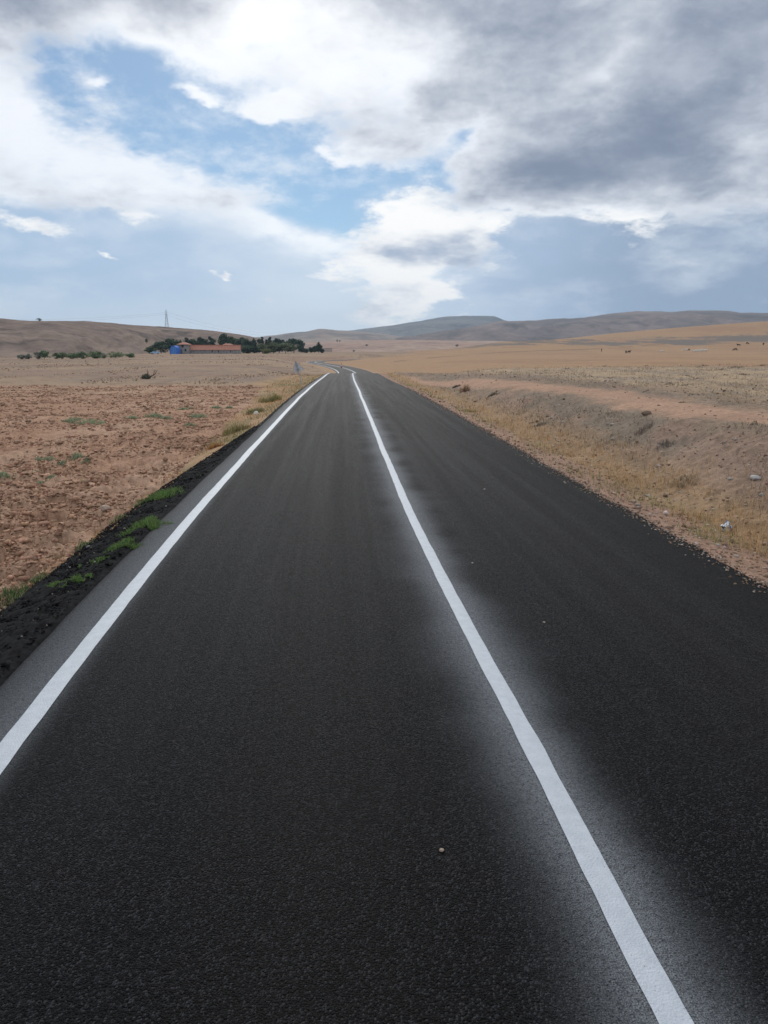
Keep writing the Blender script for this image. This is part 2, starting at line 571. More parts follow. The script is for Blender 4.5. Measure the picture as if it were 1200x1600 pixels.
def mat_plain(name, col, rough=0.8, var=0.25, scale=6.0, bmp=0.0, spec=0.3, metal=0.0):
    m, n, b = mat_new(name)
    tc = n.new('ShaderNodeTexCoord').outputs['Object']
    f = n.noise(tc, scale, 5, 0.6)
    c = n.mix(n.ss(f, .25, .75), tuple(k * (1 - var) for k in col), tuple(min(1, k * (1 + var)) for k in col))
    n.put(b.inputs['Base Color'], c)
    b.inputs['Roughness'].default_value = rough
    b.inputs['Specular IOR Level'].default_value = spec
    b.inputs['Metallic'].default_value = metal
    if bmp: bump(n, b, f, bmp, 0.03)
    return m


def mat_tint(name, rough=0.9, trans=0.0, spec=0.2, var=0.18, scale=30):
    m, n, b = mat_new(name)
    a = n.new('ShaderNodeVertexColor', layer_name='tint').outputs[0]
    tc = n.new('ShaderNodeTexCoord').outputs['Object']
    f = n.ss(n.noise(tc, scale, 3, .6), .3, .7, 1 - var, 1 + var)
    c = n.mix(1.0, a, n.comb(f, f, f), 'MULTIPLY')
    n.put(b.inputs['Base Color'], c)
    b.inputs['Roughness'].default_value = rough
    b.inputs['Specular IOR Level'].default_value = spec
    if trans:
        t = n.new('ShaderNodeBsdfTranslucent')
        n.put(t.inputs[0], c)
        mx = n.new('ShaderNodeMixShader')
        mx.inputs[0].default_value = trans
        n.nt.links.new(b.outputs[0], mx.inputs[1])
        n.nt.links.new(t.outputs[0], mx.inputs[2])
        o = [q for q in n.nt.nodes if q.type == 'OUTPUT_MATERIAL'][0]
        n.nt.links.new(mx.outputs[0], o.inputs[0])
    return m


def make_ground_mat():
    m, n, b = mat_new('dry_earth')
    a = n.new('ShaderNodeVertexColor', layer_name='tint').outputs[0]
    pos = n.new('ShaderNodeNewGeometry').outputs['Position']
    f1 = n.noise(pos, 9.0, 6, .65)
    f2 = n.noise(pos, 60.0, 3, .6)
    f3 = n.noise(pos, 0.9, 4, .6)
    v = n.m('MULTIPLY', n.ss(f1, .25, .75, .72, 1.26), n.ss(f2, .25, .75, .82, 1.18))
    v = n.m('MULTIPLY', v, n.ss(f3, .3, .7, .9, 1.1))
    n.put(b.inputs['Base Color'], n.mix(1.0, a, n.comb(v, v, v), 'MULTIPLY'))
    b.inputs['Roughness'].default_value = 1.0
    b.inputs['Specular IOR Level'].default_value = 0.08
    bump(n, b, n.m('MULTIPLY_ADD', f2, .35, f1), 0.9, 0.035)
    return m


def make_hill_mat(name, ca, cb, cc, s1, s2):
    m, n, b = mat_new(name)
    pos = n.new('ShaderNodeNewGeometry').outputs['Position']
    st = n.vm('MULTIPLY', pos, (1.0, 0.55, 2.2))
    f1 = n.noise(st, s1, 6, .62, .6)
    f2 = n.noise(n.vm('ADD', st, (33, 71, 5)), s2, 7, .66)
    f3 = n.noise(st, s2 * 6, 4, .7)
    c = n.mix(n.ss(f1, .36, .62), ca, cb)
    c = n.mix(n.m('MULTIPLY', n.ss(f2, .50, .66), .85), c, cc)
    k = n.ss(f3, .3, .7, .82, 1.18)
    n.put(b.inputs['Base Color'], n.mix(1.0, c, n.comb(k, k, k), 'MULTIPLY'))
    b.inputs['Roughness'].default_value = 1.0
    b.inputs['Specular IOR Level'].default_value = 0.05
    return m


def make_asphalt_mat():
    m, n, b = mat_new('fresh_asphalt')
    uv = n.new('ShaderNodeTexCoord').outputs['UV']
    pos = n.new('ShaderNodeNewGeometry').outputs['Position']
    u, v, _ = n.sep(uv)
    g1 = n.vor(pos, 135.0, out=0)
    gc = n.vor(pos, 135.0, out=1)
    g2 = n.noise(pos, 260.0, 3, .6)
    g3 = n.noise(pos, 42.0, 4, .6)
    big = n.noise(n.comb(u, n.m('MULTIPLY', v, .04), 5.0), 1.1, 3, .5)
    mid = n.noise(n.comb(n.m('MULTIPLY', u, 3.2), n.m('MULTIPLY', v, .05), 0.0), 1.6, 4, .6)
    hgt = n.m('ADD', n.m('MULTIPLY', g1, -1.0), n.m('MULTIPLY_ADD', g2, .4, n.m('MULTIPLY', g3, .5)))
    # binder and stone
    stone = n.sep(gc)[0]
    base = n.mix(n.ss(big, .35, .68), (.0020, .0025, .0034), (.0040, .0039, .0043))
    base = n.mix(n.m('MULTIPLY', n.ss(stone, .64, 1.0), .75), base, (.046, .048, .053))
    base = n.mix(n.m('MULTIPLY', n.ss(mid, .45, .75), .25), base, (.013, .0122, .0125))
    # wheel-dusted bands along both lanes
    bandn = n.m('MULTIPLY_ADD', n.m('SUBTRACT', big, .5), .7, u)
    dust = n.m('ADD', n.m('POWER', .3679, n.m('POWER', n.m('DIVIDE', n.m('SUBTRACT', bandn, 1.45), .75), 2.0)),
               n.m('POWER', .3679, n.m('POWER', n.m('DIVIDE', n.m('ADD', bandn, .95), .55), 2.0)))
    base = n.mix(n.m('MULTIPLY', dust, .20), base, (.023, .019, .0175))
    # bitumen-rich strip with pale scrapes at the right edge
    strip = n.ss(n.m('MULTIPLY_ADD', n.m('SUBTRACT', g3, .5), .12, u), 2.0, 2.3)
    base = n.mix(n.m('MULTIPLY', strip, .7), base, (.0055, .0055, .006))
    scr = n.noise(n.vm('MULTIPLY', pos, (4.0, 11.0, 1.0)), 1.6, 5, .65)
    scm = n.m('MULTIPLY', n.ss(scr, .62, .74), n.ss(u, 1.6, 2.3))
    base = n.mix(n.m('MULTIPLY', scm, .5), base, (.12, .10, .09))
    # white paint mist beside the lines
    puff = n.noise(n.comb(n.m('MULTIPLY', u, .6), n.m('MULTIPLY', v, .75), 0.0), 1.3, 3, .5)
    puff2 = n.noise(n.comb(n.m('MULTIPLY', u, 2.0), n.m('MULTIPLY', v, .55), 3.0), 1.6, 4, .5)
    du = n.m('MULTIPLY_ADD', n.m('SUBTRACT', puff2, .5), .05, u)
    wr = n.ss(puff, .30, .68, .13, .22)
    wl = n.ss(puff, .30, .68, .23, .17)
    mr = n.m('POWER', .3679, n.m('POWER', n.m('DIVIDE', n.m('MAXIMUM', du, 0.0), wr), 1.7))
    ml = n.m('POWER', .3679, n.m('POWER', n.m('DIVIDE', n.m('MAXIMUM', n.m('MULTIPLY', du, -1.0), 0.0), wl), 1.7))
    mc = n.m('MULTIPLY', mr, ml)
    e = n.m('SUBTRACT', du, L_LINE)
    el_ = n.m('POWER', .3679, n.m('POWER', n.m('DIVIDE', n.m('MAXIMUM', n.m('MULTIPLY', e, -1.0), 0.0), .30), 2.0))
    er = n.m('POWER', .3679, n.m('POWER', n.m('DIVIDE', n.m('MAXIMUM', e, 0.0), .085), 2.0))
    me_ = n.m('MULTIPLY', el_, er)
    mist = n.m('MAXIMUM', n.m('MULTIPLY', mc, .78), n.m('MULTIPLY', me_, .52))
    catch = n.ss(hgt, -.65, .25, .45, 1.0)
    mist = n.m('MULTIPLY', mist, n.m('MULTIPLY', catch, n.ss(g3, .2, .7, .75, 1.1)))
    base = n.mix(n.m('MULTIPLY', mist, .54), base, (.56, .60, .65))
    n.put(b.inputs['Base Color'], base)
    n.put(b.inputs['Roughness'], n.ss(mid, .3, .7, .60, .68))
    b.inputs['Specular IOR Level'].default_value = 0.075
    # every chip tips its own way
    tip = n.vm('MULTIPLY', n.vm('SUBTRACT', gc, (.5, .5, .5)), (.85, .85, .25))
    geo = n.new('ShaderNodeNewGeometry').outputs['Normal']
    k = n.new('ShaderNodeBump')
    k.inputs['Strength'].default_value = 1.0
    k.inputs['Distance'].default_value = .011
    n.put(k.inputs['Height'], hgt)
    n.put(k.inputs['Normal'], n.vm('NORMALIZE', n.vm('ADD', geo, tip)))
    n.put(b.inputs['Normal'], k.outputs[0])
    return m


def make_paint_mat():
    m, n, b = mat_new('road_paint')
    pos = n.new('ShaderNodeNewGeometry').outputs['Position']
    g1 = n.vor(pos, 115.0)
    g2 = n.noise(pos, 90.0, 4, .6)
    wear = n.noise(pos, 14.0, 5, .65)
    c = n.mix(n.ss(wear, .3, .75), (.39, .43, .475), (.46, .50, .545))
    pit = n.m('MULTIPLY', n.ss(n.noise(pos, 130.0, 2, .5), .66, .74), .6)
    c = n.mix(pit, c, (.10, .10, .10))
    n.put(b.inputs['Base Color'], c)
    b.inputs['Roughness'].default_value = .6
    bump(n, b, n.m('MULTIPLY_ADD', g1, -.7, n.m('MULTIPLY', g2, .6)), .6, 0.004)
    return m


M_GROUND = make_ground_mat()
M_ASPH = make_asphalt_mat()
M_PAINT = make_paint_mat()
M_TINT = mat_tint('mineral_grain')
M_BLADE = mat_tint('grass_blade', 0.75, 0.35, 0.2, .12)
M_LEAF = mat_tint('leaf', 0.7, 0.25, 0.25, .15, 3)


# ------------------------------------------------------------------ ground sheet
def build_ground():
    az = np.concatenate([np.arange(-180, -40, 5.0), np.arange(-40, -33, .5), np.arange(-33, 33.001, .072), np.arange(33.5, 40.1, .5), np.arange(45, 180.1, 5.0)])
    az = np.radians(az)
    ys = np.arange(1160, 573, -1.2)
    v = (ys - 800) / 1170.
    dn = 2.15 * (_c - v * _s) / (_s + v * _c)
    rr = np.concatenate([[0.05], np.arange(.5, dn[0] - .1, .25), dn, np.exp(np.arange(math.log(dn[-1]) + .022, math.log(7000), .022))])
    A, Rr = np.meshgrid(az, rr)
    x = (np.sin(A) * Rr).ravel(); y = (np.cos(A) * Rr).ravel()
    z = ground_z(x, y)
    h, pm = relief(x, y)
    z = z + h
    D = np.hypot(x, y)
    lat = x - road_x(np.clip(y, -40, 420))
    px = 600 + 1197 * np.tan(np.clip(np.arctan2(x, np.maximum(y, .01)), -1.2, 1.2))
    # --- earth colours
    C = np.zeros((len(x), 3))
    stub = np.array([.315, .228, .155]); soil = np.array([.362, .218, .145]); straw = np.array([.36, .245, .15])
    field = np.array([.345, .222, .132]); past = np.array([.375, .28, .185]); bank = np.array([.242, .18, .132])
    trk = np.array([.385, .245, .168]); scrub = np.array([.205, .165, .135]); red = np.array([.34, .225, .16])

    def lay(col, w):
        C[:] = C * (1 - w[:, None]) + np.asarray(col) * w[:, None]
    left = lat < 0
    C[left] = stub; C[~left] = field
    nz = fbm(x * .05, y * .02, 5, 101); nf = fbm(x * .5, y * .16, 5, 102); nm = fbm(x * 1.7, y * 1.1, 4, 103)
    # left stubble bands
    bnd = fbm(x * .01 + 3, y * .045, 4, 105)
    lay([.25, .175, .13], left * sst(bnd, .46, .62) * .8)
    lay([.27, .17, .12], left * sst(y, 230, 260) * (1 - sst(y, 330, 345)) * .6)
    lay([.22, .165, .135], left * sst(nf, .60, .72) * .6 * (y < 330))
    lay([.225, .18, .15], left * np.exp(-((y - 58 - 3 * (nz - .5)) / 2.2) ** 2) * sst(nm, .40, .6) * .8 * (x > -24))
    lay([.21, .145, .11], left * sst(fbm(x * .9, y * .12, 4, 131), .60, .70) * .7 * (y > 50))
    # right fields
    lay([.30, .185, .115], (~left) * sst(nz, .45, .65) * .7 * (D > 70))
    rows = .5 + .5 * np.sin((y + x * .22) * .22 + 2 * nz)
    lay([.36, .235, .15], (~left) * rows * .35 * (D > 75) * (D < 430))
    pz = (~left) * (1 - sst(D, 70 + 5 * (nz - .5), 74 + 5 * (nz - .5))) * sst(lat, 5, 8)
    lay(past, pz)
    lay([.28, .225, .175], pz * sst(nf, .52, .68) * .8)
    lay([.25, .195, .15], pz * sst(fbm(x * 1.1, y * .25, 4, 133), .57, .67) * .7)
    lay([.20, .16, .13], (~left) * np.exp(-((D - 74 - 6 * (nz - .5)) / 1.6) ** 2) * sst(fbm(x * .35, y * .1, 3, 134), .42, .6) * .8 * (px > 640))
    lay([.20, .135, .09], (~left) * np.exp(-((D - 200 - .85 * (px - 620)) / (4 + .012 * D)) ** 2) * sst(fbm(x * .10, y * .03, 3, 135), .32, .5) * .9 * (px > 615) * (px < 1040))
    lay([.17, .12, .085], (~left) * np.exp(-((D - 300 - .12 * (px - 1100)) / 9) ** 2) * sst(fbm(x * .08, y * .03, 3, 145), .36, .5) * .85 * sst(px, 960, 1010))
    lay([.21, .145, .10], (~left) * np.exp(-((D - 122) / 2.5) ** 2) * sst(fbm(x * .2, y * .05, 3, 136), .4, .6) * .5)
    sc = (~left) * sst(D, 520 + 90 * (nz - .5), 560 + 90 * (nz - .5)) * (1 - sst(D, 660 + 120 * (nf - .5), 720 + 120 * (nf - .5))) * sst(px, 640, 800)
    lay([.165, .14, .12], sc * sst(fbm(x * .06, y * .02, 5, 137) + .0002 * (px - 900), .36, .50))
    # far plain
    lay([.30, .20, .15], sst(D, 900, 1200))
    # right verge and bank
    near = (~left) * (1 - sst(D, 75, 95))
    bk = near * sst(lat, 3.2, 4.4) * (1 - sst(lat, 7.5, 10.5))
    lay(bank, bk)
    lay([.29, .20, .15], bk * sst(fbm(x * .8, y * .45, 4, 138), .5, .66) * .75)
    lay([.20, .162, .125], bk * sst(fbm(x * 1.0 + 9, y * .45, 4, 139), .52, .66) * .8)
    to = track_off(x, y)
    lay(trk, near * (1 - sst(to + .9 * (nm - .5), .5, 1.15)))
    lay([.39, .25, .175], near * np.exp(-((to - .0) / .35) ** 2) * .5)
    vg = near * (1 - sst(lat + .5 * (nm - .5), 3.9, 4.8))
    lay(straw * .85, vg)
    lay([.31, .20, .145], near * (1 - sst(lat + .5 * (nm - .5), 3.15, 3.55)))
    # left verge
    vl = left * (1 - pm) * (1 - sst(-lat, 6.2, 7.5)) * (1 - sst(D, 80, 110))
    lay([.36, .235, .14], vl)
    lay([.245, .205, .115], vl * sst(fbm(x * .9, y * .4, 3, 140), .5, .65) * .7)
    # ploughed soil
    lay(soil, pm)
    lay([.275, .158, .10], pm * sst(fbm(x * 2.2, y * 2.2, 4, 141), .5, .65) * .8)
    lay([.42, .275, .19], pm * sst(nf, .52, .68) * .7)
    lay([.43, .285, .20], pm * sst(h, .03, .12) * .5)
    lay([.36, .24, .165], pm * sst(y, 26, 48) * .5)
    # verge along the far winding road
    fr = (D > 95) * (y < 420) * (1 - sst(np.abs(lat), 3.2, 5))
    lay([.38, .255, .16], fr * .8)
    F = grid_faces(len(rr), len(az))
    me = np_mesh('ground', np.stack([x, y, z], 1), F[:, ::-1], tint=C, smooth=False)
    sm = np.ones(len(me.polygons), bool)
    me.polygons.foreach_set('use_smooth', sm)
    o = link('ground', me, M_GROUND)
    tag(o, 'ploughed soil, stubble, dry pasture and bare track beside the road', None, None, 'structure')


build_ground()


# ------------------------------------------------------------------ road
def road_rows():
    y = [-30.0]
    while y[-1] < 410:
        d = abs(y[-1])
        y.append(y[-1] + max(.12, min(1.6, d * .02)))
    return np.array(y)


def strip_mesh(name, yy, lats, zoff, ragged=None):
    """ribbon following the road; lats: list of (offset or array, z drop)"""
    xc, zc = road_x(yy), road_z(yy)
    tx = np.gradient(xc, yy)
    ln = np.sqrt(1 + tx * tx)
    nx, ny = 1 / ln, -tx / ln
    s = np.concatenate([[0], np.cumsum(np.hypot(np.diff(xc), np.diff(yy)))])
    V, U = [], []
    for la, dz in lats:
        la = np.broadcast_to(la, yy.shape)
        V.append(np.stack([xc + nx * la, yy + ny * la, zc + zoff + dz], 1))
        U.append(np.stack([la, s], 1))
    V = np.stack(V, 1).reshape(-1, 3)
    U = np.stack(U, 1).reshape(-1, 2)
    F = grid_faces(len(yy), len(lats))
    return np_mesh(name, V, F, smooth=True, uv=U)


def build_road():
    yy = road_rows()
    jl = .05 * (fbm(yy * 1.6, yy * 0, 4, 201) - .5)
    jr = .13 * (fbm(yy * 1.4, yy * 0, 5, 202, .65) - .5)
    mids = [(a, 0.0) for a in np.linspace(-2.6, 2.4, 15)]
    lats = [(L_EDGE - .06 + jl, -.13), (L_EDGE - .01 + jl, -.018), (L_EDGE + .04 + jl, 0)] + mids + [(R_EDGE - .05 + jr, 0), (R_EDGE + jr, -.014), (R_EDGE + .05 + jr, -.12)]
    road = link('road', strip_mesh('road', yy, lats, 0.0), M_ASPH)
    tag(road, 'narrow freshly laid black asphalt road running to the hills', None, None, 'structure')
    y2 = np.arange(-25, 400, .06) if False else np.concatenate([np.arange(-25, 25, .05), np.arange(25, 405, .4)])
    j1 = .012 * (fbm(y2 * 3.3, y2 * 0, 5, 203) - .5); j2 = .012 * (fbm(y2 * 3.3, y2 * 0, 5, 204) - .5)
    wob = .03 * (fbm(y2 * .25, y2 * 0, 3, 205) - .5)
    c = link('centre_line', strip_mesh('centre_line', y2, [(-.05 + j1 + wob, .0), (wob, .003), (.05 + j2 + wob, .0)], .004), M_PAINT, road)
    tag(c, 'solid white painted centre line with paint mist beside it')
    e = link('edge_line', strip_mesh('edge_line', y2, [(L_LINE - .058 + j1 + wob, .0), (L_LINE + wob, .003), (L_LINE + .058 + j2 + wob, .0)], .004), M_PAINT, road)
    tag(e, 'solid white painted line along the left edge')
    return road


build_road()


# ------------------------------------------------------------------ hills
def hill(name, px, ridge_y, d0, d1, d2, mat, amp, seed, label, zb=-1.0, gul=1.0, step=2.0):
    pc = np.arange(px[0], px[-1] + .1, step)
    ry = np.interp(pc, px, ridge_y) if len(px) < 3 else hermite(px, ridge_y, pc)
    D0 = np.interp(pc, px, np.broadcast_to(d0, (len(px),)))
    D1 = np.interp(pc, px, np.broadcast_to(d1, (len(px),)))
    zr = CAM_H + (546 - ry) * D1 / 1225.
    t = np.concatenate([np.linspace(0, 1, 110), np.linspace(1.012, 1.5, 16)])
    T, P = np.meshgrid(t, np.arange(len(pc)), indexing='ij')
    D = D0[P] + (D1 - D0)[P] * T
    x = (pc[P] - 600) / 1197. * D
    tt = np.clip(T, 0, 1)
    prof = .35 * tt + .65 * sst(tt, 0, 1.0)
    prof = np.where(T > 1, 1 - ((T - 1) / .6) ** 1.5 * 1.05, prof)
    z = zb + (zr[P] - zb) * prof
    sc = 1.0 / (D1.mean() - D0.mean())
    u = pc[P] / 1197. * D1.mean() * sc
    vv = T * .5
    g = 1 - np.abs(2 * fbm(u * 3.2 * gul + .5 * fbm(u * 2, vv * 3, 2, seed + 9), vv * 1.6, 5, seed, .55) - 1)
    g2 = fbm(u * 9 * gul, vv * 9, 4, seed + 5) - .5
    env = np.clip(np.sin(np.pi * np.clip(T, 0, 1)) ** 1.2, 0, 1) * (1 - sst(T, .55, .97))
    z = z + amp * np.minimum(g - .62, .12) * env + amp * .22 * g2 * env
    z += amp * .03 * (fbm(u * 30, vv * 0, 3, seed + 3) - .5) * (T > .9)
    z = np.maximum(z, zb - 1.5)
    V = np.stack([x.ravel(), D.ravel(), z.ravel()], 1)
    F = grid_faces(len(t), len(pc))
    o = link(name, np_mesh(name, V, F, smooth=True), mat)
    tag(o, label, None, None, 'structure')
    return o


M_HILL_NEAR = make_hill_mat('hill_near', (.24, .18, .142), (.165, .125, .105), (.085, .07, .062), .03, .05)
M_HILL_MID = make_hill_mat('hill_mid', (.31, .20, .15), (.36, .26, .20), (.24, .17, .14), .004, .008)
M_HILL_PALE = make_hill_mat('hill_pale', (.30, .23, .18), (.22, .185, .16), (.14, .13, .12), .002, .004)
M_HILL_BLUE = make_hill_mat('hill_blue', (.12, .12, .115), (.19, .175, .155), (.07, .072, .068), .002, .005)
M_HILL_RIGHT = make_hill_mat('hill_right', (.23, .175, .15), (.145, .12, .11), (.085, .075, .07), .003, .006)

hill('hill', [-900, -300, 0, 65, 130, 200, 260, 300, 350, 385, 420, 470, 520], [485, 488, 498, 502, 502, 507, 511, 514, 519, 524, 534, 547, 552],
     [200, 200, 210, 220, 235, 310, 450, 462, 475, 485, 495, 505, 515], [470, 470, 480, 500, 540, 600, 640, 660, 690, 710, 730, 750, 770], None, M_HILL_NEAR, 22.0, 301,
     'low brown eroded hill rising behind the farm', zb=-1.0, step=1.5)
hill('hill', [300, 400, 500, 560, 640, 700, 800, 900, 1100], [540, 537, 534, 531.5, 531, 532, 533, 536, 540], 1000, 1750, None, M_HILL_MID, 8.0, 311,
     'pinkish brown plain swelling up towards the mountains', zb=-6.0)
hill('hill', [360, 430, 460, 480, 502, 530, 560, 600, 640, 700], [530, 524, 519.5, 518, 514, 516.4, 518, 522, 528, 536], 1900, 3300, None, M_HILL_PALE, 70.0, 321,
     'pale far hill right of the tree belt', zb=-10)
hill('hill', [500, 545, 575, 613, 657, 702, 733, 768, 787, 820, 880, 950], [524, 517, 513, 508.5, 501.5, 495, 494, 494, 500.6, 507, 520, 530], 3300, 5600, None, M_HILL_BLUE, 190.0, 331,
     'blue grey flat-topped mountain on the skyline', zb=-10)
hill('hill', [600, 640, 670, 721, 765, 784, 828, 860, 915, 947, 994, 1026, 1048, 1073, 1124, 1156, 1200, 1400, 1800, 2600],
     [532, 527, 521, 513, 505, 501.5, 501.5, 499, 496, 491, 487, 487, 488, 485.5, 486, 489, 489.5, 492, 496, 505], 1900, 3200, None, M_HILL_RIGHT, 140.0, 341,
     'long violet brown ridge across the right skyline', zb=-10)
#LANDEND

# ------------------------------------------------------------------ small scatter helpers
def land(x, y):
    return ground_z(x, y) + relief(x, y)[0]


def blade_arrays(x, y, z, h, w, lean, col, tipf=1.15, facing=None):
    n = len(x)
    a = rng.uniform(0, 2 * np.pi, n) if facing is None else facing
    b = rng.uniform(0, 2 * np.pi, n)
    dx, dy = np.cos(a) * w * .5, np.sin(a) * w * .5
    lx, ly = np.cos(b) * lean * h, np.sin(b) * lean * h
    V = np.zeros((n, 5, 3)); T = np.zeros((n, 5, 3))
    z0 = z - .02
    V[:, 0] = np.stack([x - dx, y - dy, z0], 1); V[:, 1] = np.stack([x + dx, y + dy, z0], 1)
    mx, my, mz = x + lx * .35, y + ly * .35, z + h * .55
    V[:, 2] = np.stack([mx + dx * .7, my + dy * .7, mz], 1); V[:, 3] = np.stack([mx - dx * .7, my - dy * .7, mz], 1)
    V[:, 4] = np.stack([x + lx, y + ly, z + h * np.sqrt(np.clip(1 - .5 * lean ** 2, .2, 1))], 1)
    T[:, :2] = (col * .85)[:, None]; T[:, 2:4] = col[:, None]; T[:, 4] = col * tipf
    i = np.arange(n)[:, None] * 5
    q = (i + np.array([[0, 1, 2, 3]])); t = (i + np.array([[3, 2, 4]]))
    return V.reshape(-1, 3), q, t, T.reshape(-1, 3)


def blade_obj(name, x, y, h, w, lean, col, mat=None, z=None, parent=None, origin=(0, 0, 0)):
    x = np.asarray(x, float); y = np.asarray(y, float)
    if z is None: z = land(x, y)
    V, q, t, T = blade_arrays(x, y, z, h, w, lean, col)
    V = V - np.array(origin)
    return link(name, np_mesh(name, V, [q, t], tint=np.clip(T, 0, 1)), mat or M_BLADE, parent)


ICO = None


def ico():
    global ICO
    if ICO is None:
        bm = bmesh.new()
        bmesh.ops.create_icosphere(bm, subdivisions=1, radius=1)
        bm.verts.ensure_lookup_table()
        v = np.array([q.co[:] for q in bm.verts]); f = np.array([[k.index for k in q.verts] for q in bm.faces])
        bm.free()
        bm = bmesh.new()
        bmesh.ops.create_icosphere(bm, subdivisions=2, radius=1)
        v2 = np.array([q.co[:] for q in bm.verts]); f2 = np.array([[k.index for k in q.verts] for q in bm.faces])
        bm.free()
        ICO = (v, f, v2, f2)
    return ICO


def lumps(x, y, z, s, col, flat=.7, sink=.25, rough=.35):
    v, f, _, _ = ico()
    n = len(x)
    k = len(v)
    d = 1 + rough * (rng.random((n, k)) * 2 - 1)
    sc = s[:, None] * rng.uniform(.65, 1.3, (n, 3)); sc[:, 2] *= flat
    P = v[None] * d[:, :, None] * sc[:, None]
    a = rng.uniform(0, 6.28, n); ca, sa = np.cos(a)[:, None], np.sin(a)[:, None]
    X = P[:, :, 0] * ca - P[:, :, 1] * sa + x[:, None]
    Y = P[:, :, 0] * sa + P[:, :, 1] * ca + y[:, None]
    Z = P[:, :, 2] + (z + sc[:, 2] * (1 - 2 * sink))[:, None]
    V = np.stack([X, Y, Z], 2).reshape(-1, 3)
    F = (np.arange(n)[:, None, None] * k + f[None]).reshape(-1, 3)
    T = np.repeat(col, k, 0)
    return V, F, T


def jitter(base, n, v=.18, hue=.05):
    c = np.asarray(base)[None] * (1 + v * rng.standard_normal((n, 1))) * (1 + hue * rng.standard_normal((n, 3)))
    return np.clip(c, .004, .9)


def scatter_polar(n, px0, px1, d0, d1, power=1.0):
    """even over the picture: log distance, uniform bearing"""
    px = rng.uniform(px0, px1, n)
    D = np.exp(rng.uniform(math.log(d0), math.log(d1), n))
    return (px - 600) / 1197. * D, D.copy()


# ------------------------------------------------------------------ shoulder of spilled asphalt
def shoulder_w(y):
    return np.interp(y, [-30, 4, 6, 8, 11, 13, 15.5, 18.5, 20, 60, 90], [.74, .74, .76, .74, .70, .58, .40, .20, .13, .10, .02])


def build_shoulder():
    yy = np.concatenate([np.arange(-20, 3, .2), np.arange(3, 20, .035), np.arange(20, 90, .3)])
    nc = 34
    t = np.linspace(0, 1, nc)
    Y, T = np.meshgrid(yy, t, indexing='ij')
    wd = shoulder_w(Y) * (1 + .35 * (fbm(Y * .9, Y * 0, 4, 401) - .5))
    lat = L_EDGE + .03 - (wd + .03) * T
    x = road_x(Y.ravel()) + lat.ravel(); y = Y.ravel()
    g = ground_z(x, y)
    tt = T.ravel()
    r = .075 * (fbm(x * 6, y * 6, 4, 402, .6) - .45)
    d, hh = worley(x / .06, y / .06, 403)
    r += np.clip(1 - d * 1.3, 0, 1) * .022 * (.3 + hh)
    lift = .035 * sst(tt, 0, .06) * (1 - sst(tt, .72, 1.0)) + .012
    step = -.035 * (1 - sst(tt, .0, .05))
    z = np.maximum(g, road_z(y) - .24) + lift + step + r * sst(tt, .02, .2) * sst(shoulder_w(y), .05, .3) - .10 * sst(tt, .90, 1.0)
    z = np.where(tt < .05, np.minimum(z, road_z(y) - .03), z)
    C = jitter((.0115, .0118, .0125), len(x), .35, .03)
    me = np_mesh('shoulder', np.stack([x, y, z], 1), grid_faces(len(yy), nc)[:, ::-1], tint=C, smooth=False)
    o = link('shoulder', me, M_TAR)
    tag(o, 'ragged black spill of loose asphalt along the left road edge', None, None, 'structure')
    # loose crumbs
    n = 16000
    yc = np.exp(rng.uniform(math.log(3.0), math.log(19), n)); f = rng.random(n) ** .8
    w = shoulder_w(yc)
    xs = road_x(yc) + L_EDGE - .04 - f * w * 1.06
    zs = np.maximum(ground_z(xs, yc), road_z(yc) - .24) + .047 * (1 - sst(f, .7, 1.0)) + .012
    s = rng.uniform(.004, .0095, n) * (1 + (rng.random(n) > .95) * 1.3)
    col = jitter((.016, .016, .017), n, .4)
    pale = rng.random(n) > .985
    col[pale] = jitter((.22, .20, .18), pale.sum(), .3)
    V, F, T = lumps(xs, yc, zs, s, col, .8, .3, .4)
    o = link('asphalt_crumbs', np_mesh('asphalt_crumbs', V, F, tint=T), M_TAR)
    tag(o, 'loose black asphalt crumbs strewn on the left shoulder', 'gravel', None, 'stuff')


M_TAR = mat_tint('loose_asphalt', .95, 0, .06, .3, 60)
build_shoulder()


